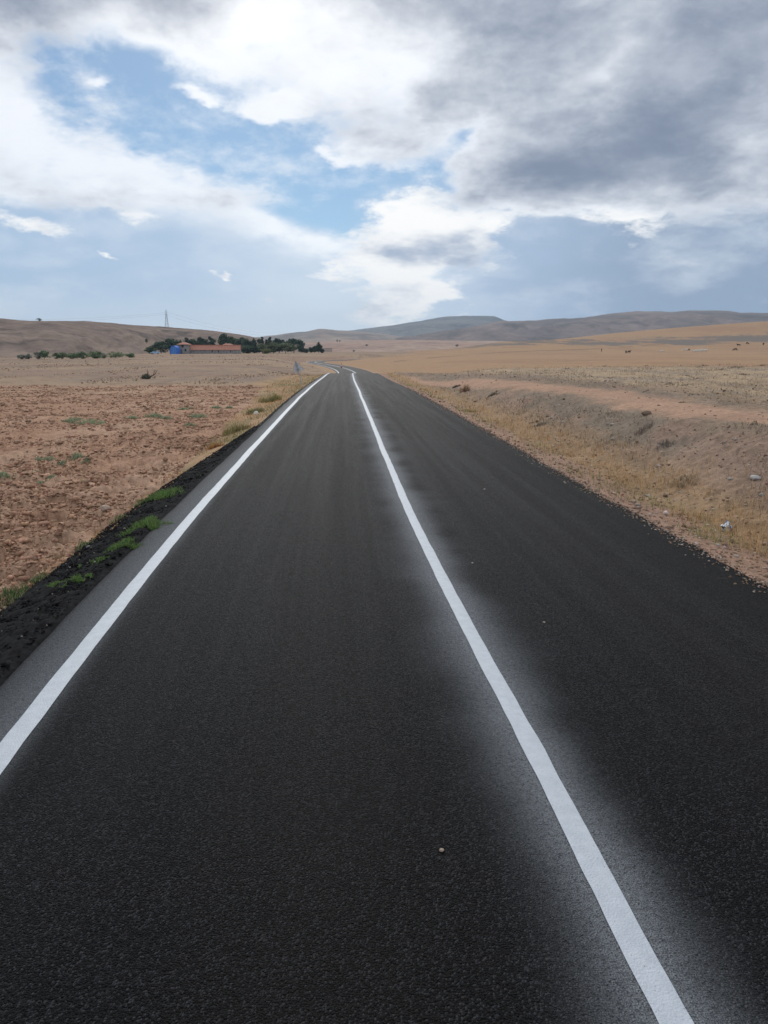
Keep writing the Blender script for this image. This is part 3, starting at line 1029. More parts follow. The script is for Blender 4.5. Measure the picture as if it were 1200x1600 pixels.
# ------------------------------------------------------------------ clods, gravel, grasses (uncountable cover)
def build_cover():
    # clods on the ploughed strip
    x, y = scatter_polar(85000, -120, 560, 4.0, 50)
    p = ploughed(x, y)
    k = p > .5
    x, y = x[k], y[k]
    keep = fbm(x * .9, y * .6, 3, 411) + .35 * rng.random(len(x)) > .60
    x, y = x[keep], y[keep]
    n = len(x)
    s = .0095 * (1 - rng.random(n)) ** -.42
    s = np.clip(s, .008, .040) * np.interp(y, [4, 12, 25, 50], [.9, 1.25, 1.7, 2.3])
    tone = (rng.random(n) < .35)[:, None]
    col = np.where(tone, jitter((.265, .15, .096), n, .18, .03), jitter((.37, .225, .148), n, .16, .03))
    V, F, T = lumps(x, y, land(x, y), s, col, .62, .36, .75)
    tag(link('soil_clods', np_mesh('soil_clods', V, F, tint=T), M_TINT), 'red brown clods turned up on the ploughed field', 'soil', None, 'stuff')

    # gravel and crumbs along the right verge and bank
    x, y = scatter_polar(26000, 620, 1700, 4.0, 70)
    lat = x - road_x(y)
    k = (lat > 2.72) & (lat < 12) & (rng.random(len(x)) < np.where(lat < 3.5, 1.0, .55)) & ((track_off(x, y) > 1.3) | (rng.random(len(x)) < .12))
    x, y, lat = x[k], y[k], lat[k]
    n = len(x)
    s = rng.uniform(.006, .024, n) * np.interp(y, [4, 15, 70], [.8, 1.1, 2.2]) * (1 + .9 * (rng.random(n) > .95))
    col = np.where((rng.random(n) > .9)[:, None], jitter((.42, .36, .31), n, .2), jitter((.25, .165, .12), n, .25))
    V, F, T = lumps(x, y, land(x, y), s, col, .7, .3, .4)
    tag(link('verge_gravel', np_mesh('verge_gravel', V, F, tint=T), M_TINT), 'gravel and earth crumbs on the right verge and bank', 'gravel', None, 'stuff')

    yy = np.exp(rng.uniform(math.log(4.5), math.log(40), 2600))
    la = 2.70 - np.abs(rng.standard_normal(2600)) * .10
    xx = road_x(yy) + la
    sz = rng.uniform(.004, .014, 2600) * np.interp(yy, [4, 40], [.8, 2.0])
    V, F, T = lumps(xx, yy, road_z(yy) + .001, sz, np.where((rng.random(2600) > .75)[:, None], jitter((.38, .32, .27), 2600, .2), jitter((.22, .15, .11), 2600, .25)), .7, .25, .4)
    tag(link('edge_grit', np_mesh('edge_grit', V, F, tint=T), M_TINT), 'soil grit spilled over the right edge of the asphalt', 'gravel', None, 'stuff')

    # golden dry grass in the shallow ditch on the right
    x, y = scatter_polar(150000, 600, 1900, 3.8, 80)
    lat = x - road_x(y)
    cl = fbm(x * 1.4, y * .8, 4, 421)
    d = np.exp(-((lat - 3.85 - .25 * (cl - .5)) / .55) ** 2)
    k = rng.random(len(x)) < d * sst(cl, .34, .60) * 1.1
    x, y = x[k], y[k]
    n = len(x)
    h = rng.uniform(.05, .17, n) * np.interp(y, [4, 20, 80], [1, 1.15, 1.5])
    w = rng.uniform(.003, .006, n) * np.interp(y, [4, 12, 30, 80], [1, 1.6, 4, 9])
    col = jitter((.45, .295, .155), n, .22, .06)
    tag(blade_obj('dry_grass', x, y, h, w, rng.uniform(.1, .8, n), col), 'golden dry grass lining the right road edge', 'grass', None, 'stuff')

    # low green growth between the asphalt and the dry grass
    x, y = scatter_polar(60000, 600, 1500, 4.5, 75)
    lat = x - road_x(y)
    cl = fbm(x * .9, y * .45, 3, 431)
    d = np.exp(-((lat - 3.22) / .30) ** 2) * sst(cl, .43, .55) * 1.2
    k = rng.random(len(x)) < d
    x, y = x[k], y[k]
    n = len(x)
    h = rng.uniform(.03, .09, n) * np.interp(y, [4, 20, 80], [1, 1.2, 2.0])
    w = rng.uniform(.004, .007, n) * np.interp(y, [4, 12, 30, 80], [1, 1.6, 4, 9])
    mixg = rng.random((n, 1))
    col = jitter((.13, .21, .06), n, .2) * mixg + jitter((.40, .30, .15), n, .2) * (1 - mixg)
    tag(blade_obj('verge_grass', x, y, h, w, rng.uniform(.2, .9, n), col), 'sparse green grass beside the right asphalt edge', 'grass', None, 'stuff')

    # thin withered growth over the bank and the pasture beyond the track
    x, y = scatter_polar(150000, 620, 1900, 4.5, 78)
    lat = x - road_x(y)
    cl = fbm(x * .8, y * .35, 4, 441)
    beyond = (lat > np.interp(y, [4, 13, 22, 44, 60], [7.5, 7.0, 7.2, 6.0, 4.5]))
    k = (lat > 4.2) & (track_off(x, y) > 1.1) & (rng.random(len(x)) < sst(cl, .38, .66) * np.where(beyond, .6, 1.0))
    x, y, lat, beyond = x[k], y[k], lat[k], beyond[k]
    n = len(x)
    h = rng.uniform(.025, .10, n) * np.interp(y, [4, 20, 80], [1, 1.3, 2.0])
    w = rng.uniform(.003, .006, n) * np.interp(y, [4, 12, 30, 80], [1, 1.8, 4, 8])
    col = np.where((rng.random(n) > np.where(beyond, .10, .60))[:, None], jitter((.38, .29, .20), n, .22, .04), jitter((.20, .17, .135), n, .25, .04) * .8)
    tag(blade_obj('withered_grass', x, y, h, w, rng.uniform(.3, 1.1, n), col), 'thin withered grass over the right bank and pasture', 'grass', None, 'stuff')

    # left verge: straw with olive and orange plants
    x, y = scatter_polar(160000, -300, 600, 4.2, 90)
    lat = x - road_x(y)
    out = -3.62 - .75 * sst(y, 11, 26) - 1.3 * sst(y, 26, 48)
    k = (lat < L_EDGE - shoulder_w(y) + .12) & (lat > out - .1)
    cl = fbm(x * 1.1, y * .5, 4, 451)
    k &= rng.random(len(x)) < np.where(y < 12, .6, 1.0) * sst(cl, .20, .42)
    x, y = x[k], y[k]
    n = len(x)
    h = rng.uniform(.03, .12, n) * np.interp(y, [4, 12, 20, 80], [.6, .75, .85, 1.3])
    w = rng.uniform(.003, .006, n) * np.interp(y, [4, 12, 30, 80], [1, 1.7, 4, 9])
    hu = fbm(x * .6, y * .25, 3, 452)[:, None] + .12 * rng.standard_normal((n, 1))
    col = np.where(hu > .56, jitter((.22, .20, .085), n, .2), np.where(hu < .42, jitter((.44, .27, .13), n, .2), jitter((.45, .34, .21), n, .2)))
    tag(blade_obj('straw_grass', x, y, h, w, rng.uniform(.2, 1.0, n), col), 'straw coloured and olive grass on the left verge', 'grass', None, 'stuff')

    # dark stalks over the stubble to the left and the pasture to the right
    x, y = scatter_polar(16000, -400, 560, 50, 300)
    lat = x - road_x(y)
    cl = fbm(x * .25, y * .05, 4, 461)
    k = (lat < -5) & (rng.random(len(x)) < sst(cl, .50, .66))
    x, y = x[k], y[k]
    n = len(x)
    h = rng.uniform(.03, .13, n) * np.interp(y, [50, 300], [1, 2.2]); w = rng.uniform(.05, .2, n) * np.interp(y, [50, 300], [1, 3])
    col = np.where((rng.random(n) > .5)[:, None], jitter((.27, .195, .145), n, .2), jitter((.40, .30, .21), n, .2))
    tag(blade_obj('stubble_stalks', x, y, h, w, rng.uniform(.2, .9, n), col), 'tufts of stubble scattered over the far left field', 'stubble', None, 'stuff')


build_cover()


ORD = ('first second third fourth fifth sixth seventh eighth ninth tenth eleventh twelfth thirteenth fourteenth fifteenth sixteenth '
       'seventeenth eighteenth nineteenth twentieth twenty-first twenty-second twenty-third twenty-fourth').split()


# ------------------------------------------------------------------ countable plants
def clump(name, px, py, wpx, label, cat, group, cols, hrel=.45, n=260, bw=.006, lean=.9, up=0.0, thin=0.0):
    x0, y0, z0 = spot(px, py)
    wm = wpx / 1170. * math.hypot(x0, y0) / 1.0
    n = int(n)
    a = rng.uniform(0, 6.28, n); r = np.sqrt(rng.random(n)) * wm * .5
    lob = 1 + .35 * np.sin(a * 3 + px) + .2 * np.sin(a * 5 + py)
    x = x0 + np.cos(a) * r * lob; y = y0 + np.sin(a) * r * lob * 1.25
    cl = fbm(x * 22, y * 14, 3, int(px)) > thin
    x, y, r, a = x[cl], y[cl], r[cl], a[cl]
    n = len(x)
    h = wm * hrel * rng.uniform(.4, 1.1, n) * (1 - .5 * (r / (wm * .5)) ** 2)
    w = np.full(n, max(bw, .8 / 1170 * y0)) * rng.uniform(.7, 1.3, n)
    pick = rng.integers(0, len(cols), n)
    col = np.concatenate([jitter(cols[q], 1, .18, .05) for q in pick])
    z = land(x, y) + up
    z0 += up
    root = thing(name, (x0, y0, z0), label, cat, group)
    tag(blade_obj('blades', x, y, h, w, rng.uniform(.2, lean, n), col, z=z, parent=root, origin=(x0, y0, z0)), kind='stuff')
    return root


G1, G2, G3 = (.075, .15, .04), (.115, .215, .055), (.20, .235, .10)
for px, py, wpx, nn, lab in [
    (228, 829, 62, 900, 'largest bright green grass patch on the black left shoulder'),
    (197, 860, 50, 700, 'bright green grass patch just nearer than the largest one on the black shoulder'),
    (157, 884, 26, 220, 'small thin green tuft midway along the black shoulder'),
    (122, 916, 44, 600, 'dense rounded green grass patch on the shoulder closest to the camera'),
    (84, 925, 34, 320, 'thin spreading green tuft at the outer left of the nearest shoulder patches'),
    (132, 893, 18, 150, 'tiny green sprig beside the dense nearest shoulder patch'),
    (255, 782, 60, 600, 'long green grass streak where the shoulder meets the ploughed field'),
]:
    clump('grass_patch', px, py, wpx, lab, 'grass', 'green grass patches on the black shoulder', (G1, G2, G2, G3), hrel=.23, n=nn * 4, bw=.005, up=.05, lean=1.2, thin=.5)
for px, py, wpx, nn, lab in [
    (58, 912, 34, 380, 'dark green weeds along the dirt lip at the left picture edge, upper clump'),
    (22, 943, 46, 500, 'dark green weeds along the dirt lip at the left picture edge, lower clump'),
    (132, 858, 26, 240, 'mixed green and straw weed at the lip between ploughed soil and black shoulder'),
    (185, 815, 26, 200, 'yellowish green weed at the foot of the ploughed field edge'),
]:
    clump('edge_weed', px, py, wpx, lab, 'weed', 'weeds on the dirt lip of the left shoulder', ((.06, .13, .04), (.10, .16, .06), (.33, .28, .18)), hrel=.34, n=nn, bw=.006, up=.03)
S1, S2, S3 = (.27, .32, .20), (.22, .28, .17), (.32, .34, .23)
WEEDS = [(137, 658, 34), (112, 656, 22), (160, 660, 16), (205, 650, 20), (243, 650, 22), (262, 653, 16), (287, 639, 13), (299, 637, 10), (308, 649, 24), (298, 663, 18),
         (338, 637, 15), (358, 638, 9), (62, 724, 16), (80, 722, 20), (122, 717, 24), (135, 726, 14), (63, 753, 18), (83, 746, 16), (6, 752, 22), (55, 735, 14), (98, 730, 12)]
for row, where in ((sorted(q for q in WEEDS if q[1] < 690), 'the far row across the ploughed field'), (sorted(q for q in WEEDS if q[1] >= 690), 'the nearer scatter on the ploughed field')):
    for k, (px, py, wpx) in enumerate(row):
        clump('field_weed', px, py, wpx, 'grey green weed, ' + ORD[k] + ' from left in ' + where, 'weed', 'grey green weeds in the ploughed field', (S1, S2, S3), hrel=.36, n=260, bw=.01)
for px, py, wpx, lab, cols in [
    (425, 628, 34, 'olive bush on the left verge nearest the leaning sign', ((.19, .18, .075), (.25, .22, .10))),
    (398, 646, 26, 'olive bush on the left verge behind the white stone', ((.18, .18, .085), (.24, .21, .10))),
    (365, 676, 40, 'wide olive bush on the left verge where the black shoulder tapers off', ((.20, .18, .08), (.27, .21, .10))),
    (335, 700, 22, 'orange dried plant beside the tapering black shoulder', ((.40, .21, .085), (.35, .19, .08))),
]:
    clump('verge_bush', px, py, wpx, lab, 'bush', 'bushes on the left verge', cols, hrel=.42, n=420, bw=.012)
for px, py, wpx, lab, cols, hr in [
    (1007, 673, 24, 'feathery grey brush ball on the right bank below the track', ((.23, .19, .16), (.30, .24, .19), (.17, .14, .12)), .6),
    (1040, 694, 24, 'flat dark grey brush on the right bank below the feathery one', ((.13, .12, .11), (.18, .16, .14)), .3),
    (1068, 755, 36, 'broad olive brown tussock in the middle of the right bank', ((.19, .155, .10), (.28, .22, .14)), .3),
    (727, 612, 14, 'rusty brown dead stalks standing on the far right bank', ((.29, .18, .12), (.35, .24, .16)), .9),
    (770, 619, 15, 'small nearly black tussock on the bank beside the track', ((.11, .09, .07), (.16, .13, .10)), .4),
    (713, 603, 12, 'small dark tussock highest on the far right bank', ((.10, .085, .07), (.15, .12, .09)), .4),
    (842, 667, 26, 'long dark grey tussock on the right bank between two pale stones', ((.14, .125, .11), (.20, .17, .14)), .25),
    (735, 644, 22, 'yellowish olive tussock at the foot of the right bank', ((.30, .24, .12), (.36, .28, .15)), .3),
]:
    clump('bank_brush', px, py, wpx, lab, 'brush', 'brush on the right bank', cols, hrel=hr, n=150, bw=.005, lean=1.0)
TUS = [(992, 606, 8), (1008, 612, 9), (1045, 604, 12), (1070, 603, 14), (1092, 616, 10), (1118, 603, 12), (1085, 616, 16), (1134, 588, 12), (1163, 587, 14), (1088, 594, 9),
       (1075, 588, 10), (1148, 575, 18), (1100, 572, 14), (1090, 574, 9), (1067, 626, 12), (1120, 614, 12), (945, 573, 10), (1010, 572, 9), (955, 592, 12), (928, 598, 10), (900, 597, 9), (1192, 572, 12), (1128, 578, 8), (885, 577, 9)]
for row, where in ((sorted(q for q in TUS if q[1] < 585), 'in the far row at the pasture edge'), (sorted(q for q in TUS if q[1] >= 585), 'on the pasture nearer the dirt track')):
    for k, (px, py, wpx) in enumerate(row):
        clump('pasture_tussock', px, py, wpx, 'dark dry tussock, ' + ORD[k] + ' from left ' + where, 'tussock', 'dark tussocks on the pasture', ((.17, .135, .105), (.25, .20, .15)), hrel=.28, n=60, bw=.012, lean=1.1)


# dead shrub standing where the ploughing ends
def tube(pts, rad, seg=6):
    V, F = [], []
    pts = [Vector(p) for p in pts]
    for i, p in enumerate(pts):
        d = (pts[min(i + 1, len(pts) - 1)] - pts[max(i - 1, 0)]).normalized()
        a = d.orthogonal().normalized(); b = d.cross(a)
        for k in range(seg):
            t = 2 * math.pi * k / seg
            V.append(p + (a * math.cos(t) + b * math.sin(t)) * rad[i])
    for i in range(len(pts) - 1):
        for k in range(seg):
            k2 = (k + 1) % seg
            F.append((i * seg + k, i * seg + k2, (i + 1) * seg + k2, (i + 1) * seg + k))
    n = len(V)
    V.append(pts[0]); V.append(pts[-1])
    for k in range(seg):
        k2 = (k + 1) % seg
        F.append((n, k2, k))
        F.append((n + 1, (len(pts) - 1) * seg + k, (len(pts) - 1) * seg + k2))
    return V, F


def py_mesh(name, parts):
    V, F = [], []
    for v, f in parts:
        o = len(V)
        V += [tuple(q) for q in v]
        F += [tuple(i + o for i in q) for q in f]
    me = bpy.data.meshes.new(name)
    me.from_pydata(V, [], F)
    me.update()
    return me


def box(cx, cy, cz, sx, sy, sz):
    v = [(cx + a * sx / 2, cy + b * sy / 2, cz + c * sz / 2) for a in (-1, 1) for b in (-1, 1) for c in (-1, 1)]
    f = [(0, 1, 3, 2), (4, 6, 7, 5), (0, 4, 5, 1), (2, 3, 7, 6), (0, 2, 6, 4), (1, 5, 7, 3)]
    return v, f


M_BARK = mat_plain('bark', (.10, .08, .065), .95, .3, 8, .4)


def dead_shrub():
    x, y, z = spot(229, 592)
    root = thing('dead_shrub', (x, y, z), 'dark dead shrub with one long bare branch where the ploughed field ends', 'shrub')
    s = math.hypot(x, y) / 1197.
    parts = []
    r0 = random.Random(5)
    for k in range(26):
        a = r0.uniform(0, 6.28); l = r0.uniform(5, 9) * s; e = r0.uniform(.15, 1.2)
        p = [Vector((0, 0, 0))]
        for q in range(3):
            d = Vector((math.cos(a) * math.cos(e), math.sin(a) * math.cos(e), math.sin(e)))
            p.append(p[-1] + d * l / 3); a += r0.uniform(-.5, .5); e += r0.uniform(-.2, .35)
        parts.append(tube(p, [.022, .017, .012, .006]))
    m = py_mesh('twigs', parts)
    link('twigs', m, M_BARK, root)
    br = [tube([(0, 0, .05), (4 * s, 0, 2 * s), (9 * s, .1, 5 * s), (14 * s, .05, 8 * s)], [.05, .045, .04, .03]),
          tube([(10 * s, .1, 5.4 * s), (12 * s, 0, 10 * s), (12.5 * s, 0, 14 * s)], [.03, .024, .012]),
          tube([(13 * s, .05, 7.4 * s), (15 * s, .1, 11 * s), (17.5 * s, 0, 13.5 * s)], [.026, .02, .01]),
          tube([(12 * s, 0, 10 * s), (14.5 * s, .1, 13.5 * s)], [.02, .01]),
          tube([(6 * s, 0, 3.2 * s), (8 * s, .1, 6.5 * s)], [.022, .01])]
    link('bare_branch', py_mesh('bare_branch', br), M_BARK, root)
    st = [tube([(1 * s, 0, 0), (2 * s, 0, 8 * s), (1.5 * s, .1, 15 * s)], [.04, .03, .014]), tube([(2 * s, 0, 6 * s), (4 * s, 0, 11 * s)], [.024, .01])]
    link('stem', py_mesh('stem', st), M_BARK, root)
    n = 260
    a = rng.uniform(0, 6.28, n); rr = np.sqrt(rng.random(n)) * 6.5 * s
    xx, yy = np.cos(a) * rr - 1 * s, np.sin(a) * rr
    zz = rng.uniform(0, 7.5 * s, n) * (1 - (rr / (7 * s)) ** 2 * .6)
    blade_obj('leaves', xx, yy, np.full(n, .09), np.full(n, .06), rng.uniform(.3, 1.0, n), jitter((.12, .125, .09), n, .3), z=zz, parent=root, mat=M_LEAF)


dead_shrub()


# ------------------------------------------------------------------ trees
def make_tree(name, px, D, top_px, base_px, w_px, label, cat, group, leaf, kind='round', seed=1, nl=900):
    r0 = np.random.default_rng(seed)
    x, y = bear(px, D)
    zg = gz(x, y)
    s = D / 1225.
    zt = CAM_H + (546 - top_px) * s
    z0 = zg if base_px is None else CAM_H + (546 - base_px) * s
    h = zt - zg
    wd = w_px * D / 1197.
    root = thing(name, (x, y, zg), label, cat, group)
    V = []
    top = h * (.62 if kind != 'poplar' else .9)
    tr = max(.06, h * .022)
    parts = [tube([(0, 0, -.3), (.02 * h, 0, h * .25), (-.01 * h, .01 * h, top)], [tr * 1.4, tr, tr * .35])]
    for k in range(6):
        a = r0.uniform(0, 6.28); b = h * r0.uniform(.22, .5)
        ln = wd * .38 * r0.uniform(.6, 1)
        parts.append(tube([(0, 0, b), (math.cos(a) * ln * .5, math.sin(a) * ln * .5, b + ln * .55), (math.cos(a) * ln, math.sin(a) * ln, b + ln * (1.0 if kind != 'poplar' else 2))], [tr * .5, tr * .32, tr * .12], 5))
    link('trunk', py_mesh('trunk', parts), M_BARK, root)
    # crown: clumps of small leaves through the volume
    nc = 34 if kind == 'round' else 30
    lo = .10 if kind != 'bush' else -.02
    cz = h * (lo + 1) / 2; hz = h * (1 - lo) / 2
    cen = []
    while len(cen) < nc:
        q = r0.uniform(-1, 1, 3)
        rad = np.hypot(q[0], q[1])
        lim = math.sqrt(max(0, 1 - abs(q[2]) ** (2.2 if kind != 'poplar' else 3.0)))
        if kind == 'poplar': lim *= .55 + .45 * (1 - q[2]) / 2 * 1.1
        if rad < lim and (rad > .35 * lim or abs(q[2]) > .5): cen.append(q)
    cen = np.array(cen)
    csz = r0.uniform(.55, 1.15, nc)
    i = r0.integers(0, nc, nl)
    off = r0.standard_normal((nl, 3)); off /= np.linalg.norm(off, axis=1)[:, None]
    off *= (r0.random(nl) ** .45)[:, None] * csz[i][:, None]
    cr = .24 * wd if kind != 'poplar' else .28 * wd
    P = np.stack([cen[i, 0] * wd * .46 + off[:, 0] * cr, cen[i, 1] * wd * .46 + off[:, 1] * cr, cz + cen[i, 2] * hz * .86 + off[:, 2] * min(cr, hz * .3)], 1)
    P[:, 2] = np.clip(P[:, 2], 0.03 * h, None)
    ls = np.clip(.075 * (wd + h) * .5, .14, .62) * r0.uniform(.6, 1.3, nl)
    u = r0.standard_normal((nl, 3)); u /= np.linalg.norm(u, axis=1)[:, None]
    t = r0.standard_normal((nl, 3)); vv = np.cross(u, t); vv /= np.linalg.norm(vv, axis=1)[:, None]
    a, b = u * ls[:, None], vv * ls[:, None] * .62
    V = np.stack([P - a, P - b * .9 + a * .1, P + a, P + b + a * .1], 1).reshape(-1, 3)
    F = np.arange(nl * 4).reshape(-1, 4)
    tone = (.75 + .5 * r0.random(nc))[i][:, None] * (1 + .15 * r0.standard_normal((nl, 1)))
    T = np.repeat(np.clip(np.asarray(leaf)[None] * tone, .005, .5), 4, 0)
    link('crown', np_mesh('crown', V, F, tint=T), M_LEAF, root)
    return root


DK1, DK2, MID, OLV, YEL, GRY = (.060, .094, .066), (.072, .108, .070), (.092, .130, .070), (.145, .172, .102), (.18, .195, .075), (.16, .17, .14)
TREES = [
    (252, 395, 534, 24, DK2, 'round', 'dark broad tree left of the blue shelter, lower of the two'),
    (269, 400, 530, 25, DK2, 'round', 'dark broad tree rising directly behind the blue shelter'),
    (236, 372, 543.5, 16, MID, 'bush', 'low green bush at the left foot of the farm trees'),
    (275, 368, 544, 16, OLV, 'bush', 'pale olive bush tucked beside the blue shelter'),
    (294, 440, 528, 12, DK2, 'round', 'first tree of the row behind the long barn, next to the tower house'),
    (304, 440, 529.5, 11, MID, 'round', 'second tree of the row behind the long barn'),
    (314, 440, 528, 12, DK2, 'round', 'third tree of the row behind the long barn'),
    (322, 440, 531, 9, DK2, 'round', 'fourth and shortest tree of the row behind the long barn'),
    (331, 440, 525.5, 11, DK1, 'round', 'tallest tree of the row behind the long barn'),
    (353, 440, 522.5, 20, DK2, 'round', 'tallest broad tree behind the right end of the long barn'),
    (365, 440, 526.5, 16, MID, 'round', 'broad tree just right of the tallest one behind the barn'),
    (376, 430, 528, 16, DK2, 'round', 'broad dark tree right beyond the barn gable'),
    (386, 425, 530, 15, DK2, 'round', 'dark tree left of the first poplar'),
    (397, 425, 526.5, 8, DK1, 'poplar', 'thick dark poplar, leftmost of the poplars'),
    (404.5, 425, 528.5, 5.5, DK1, 'poplar', 'thin poplar second from the left'),
    (410, 425, 525.5, 6, DK1, 'poplar', 'tall narrow poplar third from the left'),
    (417, 425, 529, 5, DK1, 'poplar', 'short thin poplar fourth from the left'),
    (422, 425, 524.5, 6.5, DK1, 'poplar', 'tallest poplar, rightmost of the poplars'),
    (436, 430, 529.5, 19, DK1, 'round', 'round-topped dark tree right of the poplars'),
    (459, 425, 529.5, 25, DK1, 'round', 'large dark domed tree near the right end of the belt'),
    (470, 415, 540.5, 11, DK1, 'round', 'dark shrub at the right foot of the large domed tree'),
    (385, 395, 540, 20, DK2, 'bush', 'dark low tree in front of the belt beside the barn'),
    (398, 395, 541, 18, DK1, 'bush', 'dark low tree in front of the poplars'),
    (410, 395, 537.5, 18, OLV, 'round', 'grey green tree below the tall poplars'),
    (427, 395, 536.5, 24, OLV, 'round', 'pale olive willow, left of two in front of the belt'),
    (446, 395, 536.5, 26, OLV, 'round', 'pale olive willow, right of two in front of the belt'),
    (416, 382, 546, 15, YEL, 'bush', 'yellow green bush at the front of the tree belt'),
    (478, 420, 546, 7, DK1, 'bush', 'lowest dark shrub in the gap at the end of the belt'),
    (485.5, 420, 543.5, 8, DK1, 'round', 'small dark conifer left of the last pair of the belt'),
    (491, 420, 541, 6.5, DK1, 'poplar', 'pointed dark conifer next to the last tall one'),
    (498, 420, 536.5, 10, DK1, 'poplar', 'tall dark conifer at the right end of the belt'),
    (503.5, 420, 545.5, 7, DK1, 'bush', 'last low dark shrub at the right end of the belt'),
]
for k, (px, D, top, w, c, kind, lab) in enumerate(TREES):
    nm = {'round': 'broadleaf_tree', 'poplar': 'poplar_tree', 'bush': 'bush'}[kind]
    make_tree(nm, px, D, top - 1.3, None, w * 1.08, lab, 'bush' if kind == 'bush' else 'tree', 'trees around the farm', c, kind, 500 + k, 1900 if w > 14 else 1100)
SHR = [(32, 188, 553.5, 9, GRY, 'smallest grey shrub far left below the hill'), (43, 188, 552.5, 9, GRY, 'second grey shrub from the left below the hill'),
       (58, 188, 549.5, 11, GRY, 'silvery left half of the shrub pair below the hill'), (68, 188, 548, 14, MID, 'tallest dark shrub below the left hill'),
       (88, 192, 551, 10, MID, 'low green shrub right of the tallest one below the hill'), (97, 193, 549.5, 12, MID, 'green shrub at the start of the long hedge row'),
       (113, 196, 552, 15, MID, 'low middle shrub of the long hedge row'), (128, 198, 548.5, 15, MID, 'rounded tallest shrub of the long hedge row'),
       (147, 203, 548.5, 17, MID, 'broad green shrub at the right end of the hedge row'), (161, 207, 551, 10, GRY, 'small grey shrub just right of the hedge row'),
       (180, 212, 550, 20, OLV, 'pale sparse shrub between hedge row and farm'), (204, 225, 552, 14, MID, 'flat green shrub left of the farm yard')]
for k, (px, D, top, w, c, lab) in enumerate(SHR):
    make_tree('shrub', px, D, top - .3, None, w * 1.25, lab, 'shrub', 'shrubs at the foot of the left hill', tuple(1.5 * q for q in c), 'bush', 600 + k, 700)


# ------------------------------------------------------------------ farm
def frame_at(px, D, rz):
    x, y = bear(px, D)
    return x, y, gz(x, y)


def mat_stone_wall():
    m, n, b = mat_new('rubble_stone')
    tc = n.new('ShaderNodeTexCoord').outputs['Object']
    v = n.vor(n.vm('MULTIPLY', tc, (1, 1, 1.6)), 2.2, out=1)
    st = n.noise(n.vm('MULTIPLY', tc, (1.0, 1.0, .25)), .8, 5, .65)
    c = n.mix(n.sep(v)[0], (.17, .165, .16), (.32, .31, .30))
    c = n.mix(n.m('MULTIPLY', n.ss(st, .42, .65), .6), c, (.38, .37, .36))
    n.put(b.inputs['Base Color'], c)
    b.inputs['Roughness'].default_value = .95
    return m


def mat_tiles(name, col):
    m, n, b = mat_new(name)
    tc = n.new('ShaderNodeTexCoord').outputs['Object']
    f = n.noise(tc, 1.2, 5, .7)
    f2 = n.noise(n.vm('MULTIPLY', tc, (4, 1, 1)), 2.0, 3, .6)
    c = n.mix(n.ss(f, .3, .7), tuple(k * .72 for k in col), tuple(k * 1.15 for k in col))
    c = n.mix(n.m('MULTIPLY', n.ss(f2, .55, .75), .4), c, (.20, .12, .10))
    n.put(b.inputs['Base Color'], c)
    b.inputs['Roughness'].default_value = .85
    return m


M_STONE = mat_stone_wall()
M_TILE = mat_tiles('clay_tiles', (.38, .16, .105))
M_DARK = mat_plain('dark_opening', (.012, .012, .014), .6, .2)
M_GLASS, _n, _b = mat_new('window_glass')
_b.inputs['Base Color'].default_value = (.02, .025, .03, 1)
_b.inputs['Roughness'].default_value = .08
M_WOOD = mat_plain('weathered_wood', (.16, .12, .09), .9, .3, 5)
M_BLUE = mat_plain('blue_tarpaulin', (.025, .13, .52), .55, .25, 2.0, .3)
M_BLUE2 = mat_plain('pale_blue_tarpaulin', (.10, .30, .70), .55, .2, 2.0)
M_WHITE = mat_plain('white_paint', (.70, .70, .70), .5, .08)
M_STEEL = mat_plain('galvanised_steel', (.34, .36, .38), .5, .18, 9, 0, .5, .6)
M_RED = mat_plain('red_plastic', (.45, .06, .045), .45, .15)
M_RUB = mat_plain('black_rubber', (.02, .02, .02), .8, .2)


def gable(L, Wd, h, rise, over=.4, thick=.16):
    """pitched roof slabs, ridge along x"""
    out = []
    for sg in (-1, 1):
        a = Vector((-L / 2 - over, sg * (Wd / 2 + over), h - rise * over / (Wd / 2)))
        b = Vector((L / 2 + over, sg * (Wd / 2 + over), h - rise * over / (Wd / 2)))
        c = Vector((L / 2 + over, 0, h + rise)); d = Vector((-L / 2 - over, 0, h + rise))
        up = Vector((0, 0, thick))
        v = [a, b, c, d, a + up, b + up, c + up, d + up]
        f = [(0, 1, 2, 3), (7, 6, 5, 4), (0, 4, 5, 1), (1, 5, 6, 2), (3, 2, 6, 7), (0, 3, 7, 4)]
        out.append((v, f))
    return out


def tile_ribs(L, Wd, h, rise, over=.4):
    """raised rows of half-round tiles running down both pitches"""
    out = []
    nrib = int((L + 2 * over) / .55)
    for sg in (-1, 1):
        for k in range(nrib):
            xx = -L / 2 - over + .27 + k * .55
            e = Vector((xx, sg * (Wd / 2 + over), h - rise * over / (Wd / 2) + .17)); t = Vector((xx, sg * .05, h + rise + .15))
            w = Vector((.13, 0, 0)); u = Vector((0, 0, .10))
            v = [e - w, e + w, e + u, t - w, t + w, t + u]
            out.append((v, [(0, 1, 4, 3), (0, 2, 1), (3, 4, 5), (0, 3, 5, 2), (1, 2, 5, 4)]))
    return out


def hip(L, Wd, h, rise, over=.5, ridge=.0):
    a, b = L / 2 + over, Wd / 2 + over
    lo = h - .12
    v = [(-a, -b, lo), (a, -b, lo), (a, b, lo), (-a, b, lo), (-a, -b, lo + .14), (a, -b, lo + .14), (a, b, lo + .14), (-a, b, lo + .14), (-ridge / 2 - .02, 0, h + rise), (ridge / 2 + .02, 0, h + rise)]
    f = [(3, 2, 1, 0), (0, 1, 5, 4), (1, 2, 6, 5), (2, 3, 7, 6), (3, 0, 4, 7), (4, 5, 9, 8), (5, 6, 9), (6, 7, 8, 9), (7, 4, 8)]
    return v, f


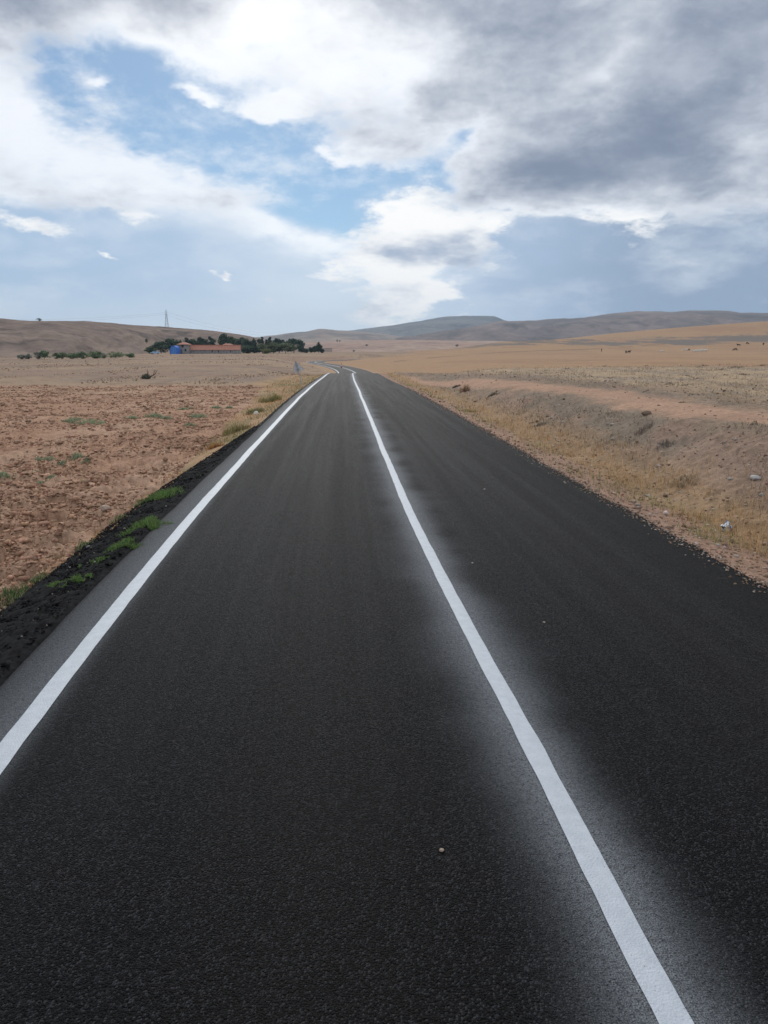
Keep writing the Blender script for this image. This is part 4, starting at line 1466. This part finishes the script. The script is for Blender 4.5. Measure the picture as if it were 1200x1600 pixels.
def walls(L, Wd, h, rise=0.0, th=.4):
    """four walls with thickness, gables closed when rise > 0"""
    p = [box(0, -Wd / 2 + th / 2, h / 2, L, th, h), box(0, Wd / 2 - th / 2, h / 2, L, th, h),
         box(-L / 2 + th / 2, 0, h / 2, th, Wd - 2 * th, h), box(L / 2 - th / 2, 0, h / 2, th, Wd - 2 * th, h)]
    if rise:
        for sx in (-1, 1):
            x0, x1 = sx * (L / 2 - .003), sx * (L / 2 - th)
            v = [(x0, -Wd / 2, h), (x0, Wd / 2, h), (x0, 0, h + rise - .02), (x1, -Wd / 2, h), (x1, Wd / 2, h), (x1, 0, h + rise - .02)]
            p.append((v, [(0, 1, 2), (3, 5, 4), (0, 3, 4, 1), (1, 4, 5, 2), (0, 2, 5, 3)]))
    return p


def window(root, x, y, z, w, h, ny=-1):
    wn = link('window', py_mesh('window', [box(0, 0, 0, w, .10, h)]), M_DARK, root)
    wn.location = (x, y + ny * .03, z)
    t = .09
    fr = py_mesh('frame', [box(0, 0, h / 2 + t / 2, w + 2 * t, .14, t), box(0, 0, -h / 2 - t / 2, w + 2 * t, .18, t), box(-w / 2 - t / 2, 0, 0, t, .14, h), box(w / 2 + t / 2, 0, 0, t, .14, h)])
    link('frame', fr, M_WOOD, wn)
    return wn


def barn():
    D = 370.
    x0, y0 = bear(292, D); x1, y1 = bear(373, D + 2)
    L = math.hypot(x1 - x0, y1 - y0)
    cx, cy = (x0 + x1) / 2, (y0 + y1) / 2 + 4
    zg = min(gz(x0, y0), gz(x1, y1)) - .1
    hw = CAM_H + (546 - 546.5) * D / 1225. - zg
    rt = CAM_H + (546 - 539.8) * (D + 4) / 1225. - zg
    root = thing('barn', (cx, cy, zg), 'long low stone barn with orange tiled roof at the foot of the hill', 'barn', None, math.atan2(y1 - y0, x1 - x0))
    Wd = 8.0
    link('wall', py_mesh('wall', walls(L, Wd, hw, rt - hw - .3)), M_STONE, root)
    r = link('roof', py_mesh('roof', gable(L, Wd, hw, rt - hw)), M_TILE, root)
    t = link('tile_rows', py_mesh('tile_rows', tile_ribs(L, Wd, hw, rt - hw)), M_TILE, r)
    tag(t, kind='stuff')
    link('ridge_cap', py_mesh('ridge_cap', [box(0, 0, rt - hw + hw + .25, L + .9, .4, .16)]), M_TILE, r)
    for px in (331.5, 341, 360):
        window(root, (px - 332.5) / 81. * L, -Wd / 2, hw - .75, 1.0, .8)
    for k in range(9):
        link('buttress', py_mesh('buttress', [box((-.46 + .115 * k) * L, -Wd / 2 - .18, hw * .42, .5, .36, hw * .84)]), M_STONE, root)
    return root


def tower_house():
    D = 366.
    x, y = bear(285.5, D)
    zg = gz(x, y) - .1
    hw = CAM_H + (546 - 538.2) * D / 1225. - zg
    rt = CAM_H + (546 - 534.0) * D / 1225. - zg
    root = thing('farmhouse', (x, y + 3, zg), 'two-storey stone farmhouse with hipped orange roof at the left end of the barn', 'house')
    L, Wd = 4.2, 5.0
    link('wall', py_mesh('wall', walls(L, Wd, hw)), M_STONE, root)
    link('roof', py_mesh('roof', [hip(L, Wd, hw, rt - hw, .75)]), M_TILE, root)
    window(root, -.1, -Wd / 2, hw - .8, .9, 1.0)
    window(root, 1.2, -Wd / 2, hw * .42, .7, .9)
    d = link('door', py_mesh('door', [box(-.9, -Wd / 2 - .04, 1.0, 1.0, .12, 2.0)]), M_WOOD, root)
    link('handle', py_mesh('handle', [box(-.55, -Wd / 2 - .13, 1.0, .12, .05, .05)]), M_STEEL, d)


def rear_house():
    D = 392.
    x, y = bear(356.5, D)
    zg = gz(x, y) - .1
    hw = CAM_H + (546 - 541.0) * D / 1225. - zg
    rt = CAM_H + (546 - 536.8) * D / 1225. - zg
    root = thing('farmhouse', (x, y, zg), 'farmhouse whose hipped orange roof shows above the right half of the barn', 'house')
    L, Wd = 6.6, 6.0
    link('wall', py_mesh('wall', walls(L, Wd, hw)), M_STONE, root)
    r = link('roof', py_mesh('roof', [hip(L, Wd, hw, rt - hw, .7, 2.6)]), M_TILE, root)
    link('chimney', py_mesh('chimney', [box(-1.2, .9, rt - .1, .5, .5, 1.0), box(-1.2, .9, rt + .44, .62, .62, .1)]), M_STONE, r)
    window(root, -1.4, -Wd / 2, hw * .55, .9, 1.1)
    window(root, 1.4, -Wd / 2, hw * .55, .9, 1.1)


def blue_shelter():
    D = 358.
    x, y = bear(271, D)
    zg = gz(x, y)
    s = D / 1225.
    wd, ht, ln = 12.5 * D / 1197., 13.0 * s, 6.0
    root = thing('tarpaulin_shelter', (x, y, zg), 'bright blue round-topped tarpaulin shelter at the left end of the farm', 'shelter')
    ns = 22

    def arch(k, sc=1.0):
        t = math.pi * k / ns
        cx = math.cos(t); cz = math.sin(t)
        return (math.copysign(abs(cx) ** .9, cx) * wd / 2 * sc * (1 - .12 * (1 - cz) ** 2), (cz ** .72) * ht * sc)
    V, F = [], []
    for yy in (0, ln):
        for k in range(ns + 1):
            a, b = arch(k)
            V.append((a, yy, b))
    for k in range(ns):
        F.append((k, k + 1, ns + 2 + k, ns + 1 + k))
    o = len(V)
    for yy in (0, ln):
        for k in range(ns + 1):
            a, b = arch(k, .97)
            V.append((a, yy, b))
    for k in range(ns):
        F.append((o + k, o + ns + 1 + k, o + ns + 2 + k, o + k + 1))
        F.append((k, o + k, o + k + 1, k + 1))
        F.append((ns + 1 + k, ns + 2 + k, o + ns + 2 + k, o + ns + 1 + k))
    link('cover', py_mesh('cover', [(V, F)]), M_BLUE, root)
    pts = [arch(k, .96) for k in range(ns + 1)]
    v = [(a, .35, b) for a, b in pts] + [(a, .45, b) for a, b in pts]
    n = len(pts)
    f = [tuple(range(n)), tuple(range(2 * n - 1, n - 1, -1))] + [(k, (k + 1) % n + 0, (k + 1) % n + n, k + n) for k in range(n)]
    link('end_panel', py_mesh('end_panel', [(v, f)]), M_BLUE2, root)
    for k in range(4):
        xx = (-.3 + .2 * k) * wd
        hh = ht * (.80 if k in (1, 2) else .66)
        link('panel_fold', py_mesh('panel_fold', [box(xx, .30, hh / 2, .22, .08, hh)]), M_BLUE, root)
    for yy in (.05, ln * .5, ln - .05):
        p = [Vector((a, yy, b)) for a, b in (arch(k, 1.015) for k in range(ns + 1))]
        link('rib', py_mesh('rib', [tube(p, [.06] * len(p), 5)]), M_BLUE, root)


def farm_car():
    D = 350.
    x, y = bear(242, D)
    zg = gz(x, y)
    root = thing('parked_car', (x, y, zg), 'small pale blue car parked left of the blue shelter', 'car', None, R(12))
    M_CAR = mat_plain('pale_blue_paint', (.30, .45, .62), .3, .05)
    # side profile extruded across, narrowed at the roof
    prof = [(-1.95, .35), (-2.0, .75), (-1.75, .95), (-1.15, 1.0), (-.75, 1.45), (.75, 1.48), (1.35, 1.02), (1.85, .95), (1.98, .7), (1.95, .35)]
    V = []
    for sy in (-1, 1):
        for a, b in prof:
            V.append((a, sy * (.82 if b < 1.2 else .64), b))
    n = len(prof)
    F = [tuple(range(n)), tuple(range(2 * n - 1, n - 1, -1))] + [(k, k + n, (k + 1) % n + n, (k + 1) % n) for k in range(n)]
    link('body', py_mesh('body', [(V, F)]), M_CAR, root)
    for sy in (-1, 1):
        v = [(-1.0, sy * .80, 1.04), (1.15, sy * .80, 1.06), (.68, sy * .68, 1.40), (-.68, sy * .68, 1.38)]
        v2 = [(a, b - sy * .05, c) for a, b, c in v]
        link('side_window', py_mesh('side_window', [(v + v2, [(0, 1, 2, 3), (7, 6, 5, 4), (0, 4, 5, 1), (1, 5, 6, 2), (2, 6, 7, 3), (3, 7, 4, 0)])]), M_GLASS, root)
        for xx in (-1.25, 1.25):
            p = tube([(xx, sy * .70, .31), (xx, sy * .86, .31)], [.31, .31], 16)
            wl = link('wheel', py_mesh('wheel', [p]), M_RUB, root)
            link('rim', py_mesh('rim', [tube([(xx, sy * .85, .31), (xx, sy * .875, .31)], [.19, .17], 12)]), M_STEEL, wl)
        link('headlight', py_mesh('headlight', [box(1.93, sy * .58, .78, .1, .3, .16)]), M_WHITE, root)


barn(); tower_house(); rear_house(); blue_shelter(); farm_car()


def rubble_rock(name, px, py, wpx, col, label, cat, group=None, flat=.55, seed=0, D=None):
    if D is None:
        x, y, z = spot(px, py)
    else:
        x, y = bear(px, D); z = gz(x, y)
    w = wpx / 1170. * math.hypot(x, y)
    r0 = np.random.default_rng(900 + seed)
    _, _, v, f = ico()
    P = v.copy()
    for _k in range(9):
        nrm = r0.standard_normal(3); nrm /= np.linalg.norm(nrm)
        d = r0.uniform(.55, .9)
        t = P @ nrm
        P = P - np.clip(t - d, 0, None)[:, None] * nrm[None]
    P *= 1 + .06 * r0.standard_normal((len(P), 1))
    P *= np.array([w * .55, w * .42, w * flat * .5])
    P[:, 2] += w * flat * .5 * .45
    o = link(name, np_mesh(name, P, f, tint=jitter(col, len(P), .10, .02)), M_TINT)
    o.location = (x, y, z)
    o.rotation_euler = (0, 0, r0.uniform(-.5, .5))
    return tag(o, label, cat, group)


PALE = (.36, .31, .265)
rubble_rock('rock', 1180, 748, 16, (.42, .40, .38), 'largest pale flat stone on the right bank near the picture edge', 'rock', None, .5, 1)
rubble_rock('rock', 165, 801, 15, (.38, .30, .24), 'pale brown stone at the edge of the ploughed field', 'rock', None, .75, 2)
rubble_rock('rock', 401, 648, 10, (.58, .54, .48), 'whitish stone between olive bushes on the left verge', 'rock', None, .8, 3)
rubble_rock('rock', 1010, 646, 16, (.17, .12, .085), 'dark brown earth lump at the lower edge of the dirt track', 'rock', None, .55, 4)
for k, (px, py, w) in enumerate(sorted([(956, 668, 8), (880, 661, 7), (861, 654, 5), (910, 661, 4.5), (957, 686, 7), (887, 697, 5), (1141, 752, 9), (1029, 728, 10), (1120, 853, 9), (948, 668, 5), (743, 610, 5), (700, 640, 4),
                                 (1088, 700, 5), (1062, 770, 6), (1165, 790, 6), (1005, 712, 5), (985, 742, 6), (1150, 870, 8)])):
    rubble_rock('bank_stone', px, py, w, PALE, 'small pale stone on the right roadside bank, ' + ORD[k] + ' from the left', 'stone', 'small pale stones on the right bank', .6, 20 + k)


def road_pebble(px, py, wpx, col, label, seed):
    d = ray(px, py)
    t = -CAM_H / d[2]
    x, y = d[0] * t, d[1] * t
    w = .6 * wpx / 1170. * math.hypot(y, CAM_H)
    r0 = np.random.default_rng(950 + seed)
    _, _, v, f = ico()
    P = v * (1 + .14 * r0.standard_normal((len(v), 1)) * .6) * np.array([w * .5, w * .42, w * .3])
    P[:, 2] += w * .24
    o = link('pebble', np_mesh('pebble', P, f, tint=jitter(col, len(P), .12, .02), smooth=True), M_TINT)
    o.location = (x, y, float(road_z(np.array([y]))[0]))
    tag(o, label, 'pebble', 'pebbles on the asphalt')


for k, (px, py, w, c, lab) in enumerate([
    (690, 1330, 12, (.36, .28, .21), 'round tan pebble on the left lane nearest the camera'),
    (757, 765, 5, (.50, .46, .42), 'pale pebble on the right lane, farthest of the pebbles'),
    (738, 880, 5, (.52, .48, .45), 'pale pebble just right of the paint mist on the centre line'),
    (850, 973, 7, (.45, .38, .32), 'buff pebble in the middle of the right lane')]):
    road_pebble(px, py, w, c, lab, k)


# crumpled wrapper and a dry stalk on the bank
def wrapper():
    x, y, z = spot(1135, 826)
    w = 15 / 1170. * math.hypot(x, y)
    root = thing('plastic_wrapper', (x, y, z), 'crumpled white and blue plastic wrapper in the grass of the right bank', 'litter')
    r0 = np.random.default_rng(77)
    n, m = 18, 10
    V, F = [], []
    for j in range(m):
        t = j / (m - 1)
        rad = w * (.16 + .40 * math.sin(math.pi * min(1, t * .8 + .1)))
        for i in range(n):
            a = 2 * math.pi * i / n
            q = rad * (1 + .30 * math.sin(3 * a + 5 * t) + .16 * r0.standard_normal())
            V.append(((t - .5) * w * 1.05 + .1 * w * r0.standard_normal() * .5, math.cos(a) * q * .7, max(.0, math.sin(a) * q * .75 + w * .34)))
    for j in range(m - 1):
        for i in range(n):
            i2 = (i + 1) % n
            F.append((j * n + i, j * n + i2, (j + 1) * n + i2, (j + 1) * n + i))
    link('film', py_mesh('film', [(V, F)]), mat_plain('white_film', (.62, .68, .74), .35, .12, 30), root)
    V2 = [(a * 1.0, b * 1.03, c * 1.03 + .002) for a, b, c in V[4 * n:7 * n]]
    F2 = [(j * n + i, j * n + (i + 1) % n, (j + 1) * n + (i + 1) % n, (j + 1) * n + i) for j in range(2) for i in range(n)]
    link('printed_band', py_mesh('printed_band', [(V2, F2)]), mat_plain('blue_print', (.04, .13, .30), .35, .2, 30), root)
    root.rotation_euler = (0, 0, .6)
    p = []
    for q, (a, b) in enumerate([(1142, 822), (1160, 816), (1180, 811), (1198, 804)]):
        X = spot(a, b + 3)
        p.append((X[0], X[1], X[2] + .03 + .012 * q))
    o0 = Vector(p[0])
    st = link('dry_stalk', py_mesh('dry_stalk', [tube([Vector(q) - o0 for q in p], [.006, .006, .005, .003], 5)]), mat_plain('straw', (.40, .28, .17), .8, .2))
    st.location = o0
    tag(st, 'long thin dry stalk lying beside the plastic wrapper', 'stalk')


wrapper()


# ------------------------------------------------------------------ leaning sign seen from behind
def road_sign():
    x, y, z = spot(472.5, 602)
    D = math.hypot(x, y)
    s = D / 1197.
    root = thing('road_sign', (x, y, z), 'leaning triangular road sign seen from its grey back at the left verge', 'sign')
    H = 39 * s
    link('post', py_mesh('post', [tube([(0, 0, -.25), (0, 0, H)], [.03, .03], 10)]), M_STEEL, root)
    side, r = 19.5 * s, .045
    hgt = side * .866
    zb = H - hgt * 1.0
    cor = [(0, zb + hgt - r * 2), (-side / 2 + r * 1.73, zb + r), (side / 2 - r * 1.73, zb + r)]
    out = []
    for q, (cx, cz) in enumerate(cor):
        a0 = [30, 150, 270][q]
        for k in range(7):
            a = R(a0 + k * 20)
            out.append((cx + r * math.cos(a), cz + r * math.sin(a)))
    n = len(out)
    V = [(a, -.034, b) for a, b in out] + [(a, -.040, b) for a, b in out]
    F = [tuple(range(n - 1, -1, -1)), tuple(range(n, 2 * n))] + [(k, (k + 1) % n, (k + 1) % n + n, k + n) for k in range(n)]
    V = [(a, b + .078, c) for a, b, c in V]
    pl = link('plate', py_mesh('plate', [(V, F)]), M_PLATE, root)
    rim = []
    for k in range(n):
        a, b = out[k], out[(k + 1) % n]
        rim.append(tube([(a[0], .036, a[1]), (b[0], .036, b[1])], [.009, .009], 5))
    link('rim', py_mesh('rim', rim), M_STEEL, pl)
    for zz in (zb + hgt * .22, zb + hgt * .62):
        link('bracket', py_mesh('bracket', [box(0, -.012, zz, .24 if zz < zb + .3 else .16, .10, .035)]), M_STEEL, root)
    root.rotation_euler = (R(2), R(-15.5), R(-10))


M_PLATE = mat_plain('grey_sign_back', (.50, .53, .56), .5, .10, 12, 0, .4, 0)
road_sign()


def cone():
    d = ray(533.5, 574.5)
    t = np.linspace(60, 200, 4000)
    k = t[np.nonzero(CAM_H + d[2] * t <= road_z(d[1] * t))[0][0]]
    x, y = d[0] * k, d[1] * k
    z = float(road_z(np.array([y]))[0])
    root = thing('traffic_cone', (x, y, z), 'small red and white traffic cone on the far bend of the road', 'cone')
    hh = 7.0 * math.hypot(x, y) / 1225.
    link('base', py_mesh('base', [box(0, 0, .025, .42, .42, .05)]), M_RUB, root)
    prev = .05
    for q, (a, b, m) in enumerate([(.05, .38, M_RED), (.38, .62, M_WHITE), (.62, 1.0, M_RED)]):
        za, zb = max(.05, a * hh), b * hh
        ra, rb = .17 * (1 - .8 * za / hh), .17 * (1 - .8 * zb / hh)
        link('cone_band', py_mesh('cone_band', [tube([(0, 0, za), (0, 0, zb)], [ra, rb], 16)]), m, root)


cone()


# ------------------------------------------------------------------ pylons and wires
def pylon(px, D, top_px, label, wid, zg=None):
    x, y = bear(px, D)
    if zg is None: zg = gz(x, y)
    H = CAM_H + (546 - top_px) * D / 1225. - zg
    root = thing('power_pylon', (x, y, zg), label, 'pylon')
    b = H * wid
    legs = []
    rad = .11
    for sx in (-1, 1):
        for sy in (-1, 1):
            link('leg', py_mesh('leg', [tube([(sx * b, sy * b, -1.5), (sx * b * .28, sy * b * .28, H * .72), (0, 0, H)], [rad, rad * .8, rad * .5], 4)]), M_STEEL, root)
    br = []
    lv = [0, .16, .31, .45, .57, .68, .78]
    hw = lambda t: b * (1 - t / .72 * .72) if t < .72 else b * .28 * (1 - (t - .72) / .28)
    for a, c in zip(lv[:-1], lv[1:]):
        for ax in (0, 1):
            for sg in (-1, 1):
                p = lambda t, u: ((u * hw(t), sg * hw(t), t * H) if ax == 0 else (sg * hw(t), u * hw(t), t * H))
                br.append(tube([p(a, -1), p(c, 1)], [.045, .045], 3)); br.append(tube([p(a, 1), p(c, -1)], [.045, .045], 3))
    tag(link('bracing', py_mesh('bracing', br), M_STEEL, root), kind='stuff')
    for t, l in ((.74, .16), (.85, .13), (.95, .09)):
        link('cross_arm', py_mesh('cross_arm', [tube([(-l * H, 0, t * H), (0, 0, t * H + .02 * H), (l * H, 0, t * H)], [.05, .10, .05], 4)]), M_STEEL, root)
    return root, Vector((x, y, zg)), H


def hill_top(px, D):
    # height of the near hill's ridge as built
    return CAM_H + (546 - np.interp(px, [200, 260, 300, 350], [507, 511, 514, 519])) * D / 1225.


P1, p1, H1 = pylon(263, 642, 484, 'tall lattice power pylon standing on the ridge behind the farm', .10, float(hill_top(263, 642)) - 1.2)
P2, p2, H2 = pylon(702, 1650, 526.5, 'faint lattice power pylon far off on the plain below the mountain', .12, CAM_H + (546 - 542.5) * 1650 / 1225.)


def wire(a, b, sag, label):
    p = []
    for k in range(25):
        t = k / 24
        q = a.lerp(b, t)
        q.z -= sag * 4 * t * (1 - t)
        p.append(q)
    o = link('power_line', py_mesh('power_line', [tube([q - a for q in p], [.035] * 25, 4)]), M_WIRE)
    o.location = a
    tag(o, label, 'cable', 'power lines on the ridge pylon')


M_WIRE = mat_plain('cable', (.08, .085, .09), .6, .1)
for sx, t, nm in ((-1, .74, 'lower'), (1, .85, 'upper')):
    a = p1 + Vector((sx * .14 * H1 * (1 if t < .8 else .9), 0, t * H1))
    x, y = bear(-160, 560)
    wire(a, Vector((x, y, CAM_H + (546 - 497 + (t - .74) * 40) * 560 / 1225.)), 4.5, nm + ' power line running left from the ridge pylon')
    x, y = bear(455, 760)
    wire(a.copy(), Vector((x, y, CAM_H + (546 - 525 + (t - .74) * 40) * 760 / 1225.)), 5.0, nm + ' power line running right from the ridge pylon')


# small lone trees on hill and plain
def lone(px, D, top, base, w, label, leaf=DK2):
    zg = CAM_H + (546 - base) * D / 1225.
    x, y = bear(px, D)
    root = make_tree('lone_tree', px, D, top, None, w, label, 'tree', 'lone trees on hill and plain', leaf, 'round', int(px), 380)
    # lift onto the hillside it stands on
    old = root.location.z
    h_old = CAM_H + (546 - top) * D / 1225. - old
    h_new = CAM_H + (546 - top) * D / 1225. - zg
    root.location.z = zg
    root.scale = (1, 1, h_new / h_old)


lone(65.5, 499, 496.9, 502.8, 8.0, 'lone dark tree on the skyline of the left hill')
lone(230, 330, 529, 536, 4.5, 'tiny dark tree on the slope left of the farm trees')
lone(527, 1500, 530, 534.5, 2.6, 'left of two slim trees far off on the plain', DK1)
lone(531, 1500, 530.5, 534.5, 2.2, 'right of two slim trees far off on the plain', DK1)
lone(573, 1350, 537.5, 541, 4.5, 'dark dot of a tree in the middle of the far plain')
lone(553, 760, 547, 550.5, 4.0, 'small dark bush at the near edge of the far plain')
lone(714, 1300, 538, 542, 5, 'lone dark tree right of the far pylon')


# ------------------------------------------------------------------ flock, cattle and herder
def skin_body(name, verts, edges, radii, mats, sub=1, root_i=0):
    me = bpy.data.meshes.new(name + '_skeleton')
    me.from_pydata(verts, edges, [])
    ob = bpy.data.objects.new(name + '_skeleton', me)
    COL.objects.link(ob)
    ob.modifiers.new('skin', 'SKIN')
    for i, r in enumerate(radii):
        sv = me.skin_vertices[0].data[i]
        sv.radius = (r, r) if not isinstance(r, tuple) else r
        sv.use_root = (i == root_i)
    ss_ = ob.modifiers.new('sub', 'SUBSURF')
    ss_.levels = sub
    dg = bpy.context.evaluated_depsgraph_get()
    res = bpy.data.meshes.new_from_object(ob.evaluated_get(dg))
    res.name = name
    bpy.data.objects.remove(ob)
    for m in mats: res.materials.append(m)
    for p in res.polygons: p.use_smooth = True
    return res


def quad_skeleton(L, H, graze=False, fat=1.0, horn=False):
    b = H * .68
    V = [(0, 0, b), (L * .32, 0, b * 1.02), (-L * .34, 0, b * 1.03)]
    r = [H * .25 * fat, H * .24 * fat, H * .22 * fat]
    if graze:
        V += [(L * .52, 0, b * .85), (L * .66, 0, H * .28), (L * .76, 0, H * .10)]
    else:
        V += [(L * .50, 0, b * 1.25), (L * .60, 0, H * 1.02), (L * .74, 0, H * .92)]
    r += [H * .14, H * .105, H * .06]
    E = [(0, 1), (0, 2), (1, 3), (3, 4), (4, 5)]
    for sx, base in ((L * .30, 1), (-L * .34, 2)):
        for sy in (-1, 1):
            i = len(V)
            back = sx < 0
            V += [(sx, sy * H * .14, H * .45), (sx + (-.06 if back else .0) * L, sy * H * .14, H * .23), (sx, sy * H * .14, .0)]
            r += [H * .075 * fat, H * .045, H * .04]
            E += [(base, i), (i, i + 1), (i + 1, i + 2)]
    i = len(V)
    V += [(-L * .47, 0, b * 1.0), (-L * .52, 0, b * .62)]
    r += [H * .04, H * .025]
    E += [(2, i), (i, i + 1)]
    return V, E, r


M_WOOL = mat_plain('white_wool', (.66, .62, .56), .95, .12, 9, .5)
M_HIDE = mat_plain('black_hide', (.022, .019, .017), .7, .3, 5)
M_BROWN = mat_plain('brown_hide', (.05, .032, .022), .7, .3, 5)
V, E, r_ = quad_skeleton(1.15, .82, True, 1.25)
SHEEP_G = skin_body('sheep', V, E, r_, [M_WOOL])
V, E, r_ = quad_skeleton(1.15, .82, False, 1.25)
SHEEP_S = skin_body('sheep', V, E, r_, [M_WOOL])
V, E, r_ = quad_skeleton(1.9, 1.35, True, 1.0)
COW_G = skin_body('cow', V, E, r_, [M_HIDE])
V, E, r_ = quad_skeleton(1.9, 1.35, False, 1.0)
COW_S = skin_body('cow', V, E, r_, [M_HIDE])


def animal(name, me, px, py, D, rz, label, cat, group, sc=1.0, mat=None):
    x, y = bear(px, D)
    z = gz(x, y)
    if mat is not None:
        me = me.copy()
        me.materials.clear(); me.materials.append(mat)
    o = link(name, me)
    o.location = (x, y, z)
    o.rotation_euler = (0, 0, rz)
    o.scale = (sc,) * 3
    return tag(o, label, cat, group)


r0 = random.Random(3)
for k in range(16):
    animal('sheep', SHEEP_G if k % 3 else SHEEP_S, 1084 + (k % 8) * 2.75 + r0.uniform(-.6, .6), 0, 372 + (k // 8) * 9 + r0.uniform(0, 8), r0.uniform(-.6, .6) + (math.pi if k % 4 == 0 else 0),
           'white sheep in the large close flock on the right field', 'sheep', 'large white flock', 1.15)
for k, (px, D) in enumerate([(1067.5, 400), (1070, 397), (1072.5, 402), (1074, 396)]):
    animal('sheep', SHEEP_G, px, 0, D, r0.uniform(-.4, .4), 'white sheep in the small group left of the large flock', 'sheep', 'small white group', 1.05)
animal('sheep', SHEEP_S, 1076, 0, 396, 0.2, 'dark sheep at the right end of the small group', 'sheep', None, 1.1, M_BROWN)
animal('sheep', SHEEP_G, 1032, 0, 388, 0.1, 'left one of two pale stray sheep on the right field', 'sheep', 'stray sheep', 1.0)
animal('sheep', SHEEP_G, 1035.5, 0, 386, 3.0, 'right one of two pale stray sheep on the right field', 'sheep', 'stray sheep', 1.0)
for px, D, rz, gr, lab in [(1149, 372, 3.0, True, 'black cow nearest of the cattle at the right'), (1153.5, 425, 2.6, False, 'black cow behind the nearest one at the right'),
                           (1166.5, 455, .3, True, 'black cow highest up the slope at the right'), (1192, 430, .9, False, 'black cow at the far right of the pasture'),
                           (978.5, 362, 1.2, True, 'left one of two dark cattle standing together left of the flock'), (983, 360, .5, False, 'right one of two dark cattle standing together left of the flock')]:
    animal('cow', COW_G if gr else COW_S, px, 0, D, rz, lab, 'cow', 'dark cattle on the right field', 1.0)


def person(px, D):
    x, y = bear(px, D)
    z = gz(x, y)
    root = thing('person', (x, y, z), 'person in dark clothes standing alone in the right field', 'person', None, 1.9)
    V = [(0, 0, .95), (0, 0, 1.18), (0, 0, 1.40), (0, .01, 1.53), (0, .03, 1.66),
         (.10, 0, .90), (.11, .03, .50), (.11, 0, .06), (.11, .14, .03), (-.10, 0, .90), (-.12, -.02, .50), (-.13, -.04, .06), (-.13, .10, .03),
         (.20, 0, 1.40), (.26, 0, 1.13), (.25, .06, .88), (.25, .08, .80), (-.20, 0, 1.40), (-.26, 0, 1.13), (-.25, .06, .88), (-.25, .08, .80)]
    E = [(0, 1), (1, 2), (2, 3), (3, 4), (0, 5), (5, 6), (6, 7), (7, 8), (0, 9), (9, 10), (10, 11), (11, 12), (2, 13), (13, 14), (14, 15), (15, 16), (2, 17), (17, 18), (18, 19), (19, 20)]
    r = [.15, .15, .16, .06, .095, .10, .07, .05, .04, .10, .07, .05, .04, .075, .055, .042, .04, .075, .055, .042, .04]
    me = skin_body('body', V, E, r, [mat_plain('dark_cloth', (.03, .028, .03), .9, .2), mat_plain('skin', (.32, .19, .13), .6, .1)])
    for p in me.polygons:
        c = p.center
        if c.z > 1.5 or (c.z < .86 and abs(c.x) > .2 and c.z > .7): p.material_index = 1
    link('body', me, None, root)
    _, _, v, f = ico()
    hv = v * np.array([.105, .115, .08]) + np.array([0, .015, 1.73])
    link('hair', np_mesh('hair', hv, f, smooth=True), mat_plain('dark_hair', (.015, .012, .01), .8, .2), root)


person(940, 388)

# ------------------------------------------------------------------ summer haze
def haze():
    m = bpy.data.materials.new('haze_air')
    m.use_nodes = True
    n = NT(m.node_tree)
    v = n.new('ShaderNodeVolumePrincipled')
    v.inputs['Color'].default_value = (.60, .78, 1.0, 1)
    v.inputs['Density'].default_value = HAZE_DENS
    v.inputs['Anisotropy'].default_value = 0.2
    o = n.new('ShaderNodeOutputMaterial')
    n.nt.links.new(v.outputs[0], o.inputs['Volume'])
    me = py_mesh('haze', [box(0, 0, 0, 14600, 14600, 320)])
    ob = link('haze', me, m)
    ob.location = (0, 0, 320 / 2 - 14)
    tag(ob, 'pale dry haze veiling the far hills', 'haze', None, 'stuff')


HAZE_DENS = 0.00009
haze()
SC.cycles.max_bounces = 5
SC.cycles.diffuse_bounces = 2
SC.cycles.glossy_bounces = 2
SC.cycles.transmission_bounces = 2
SC.cycles.volume_bounces = 0
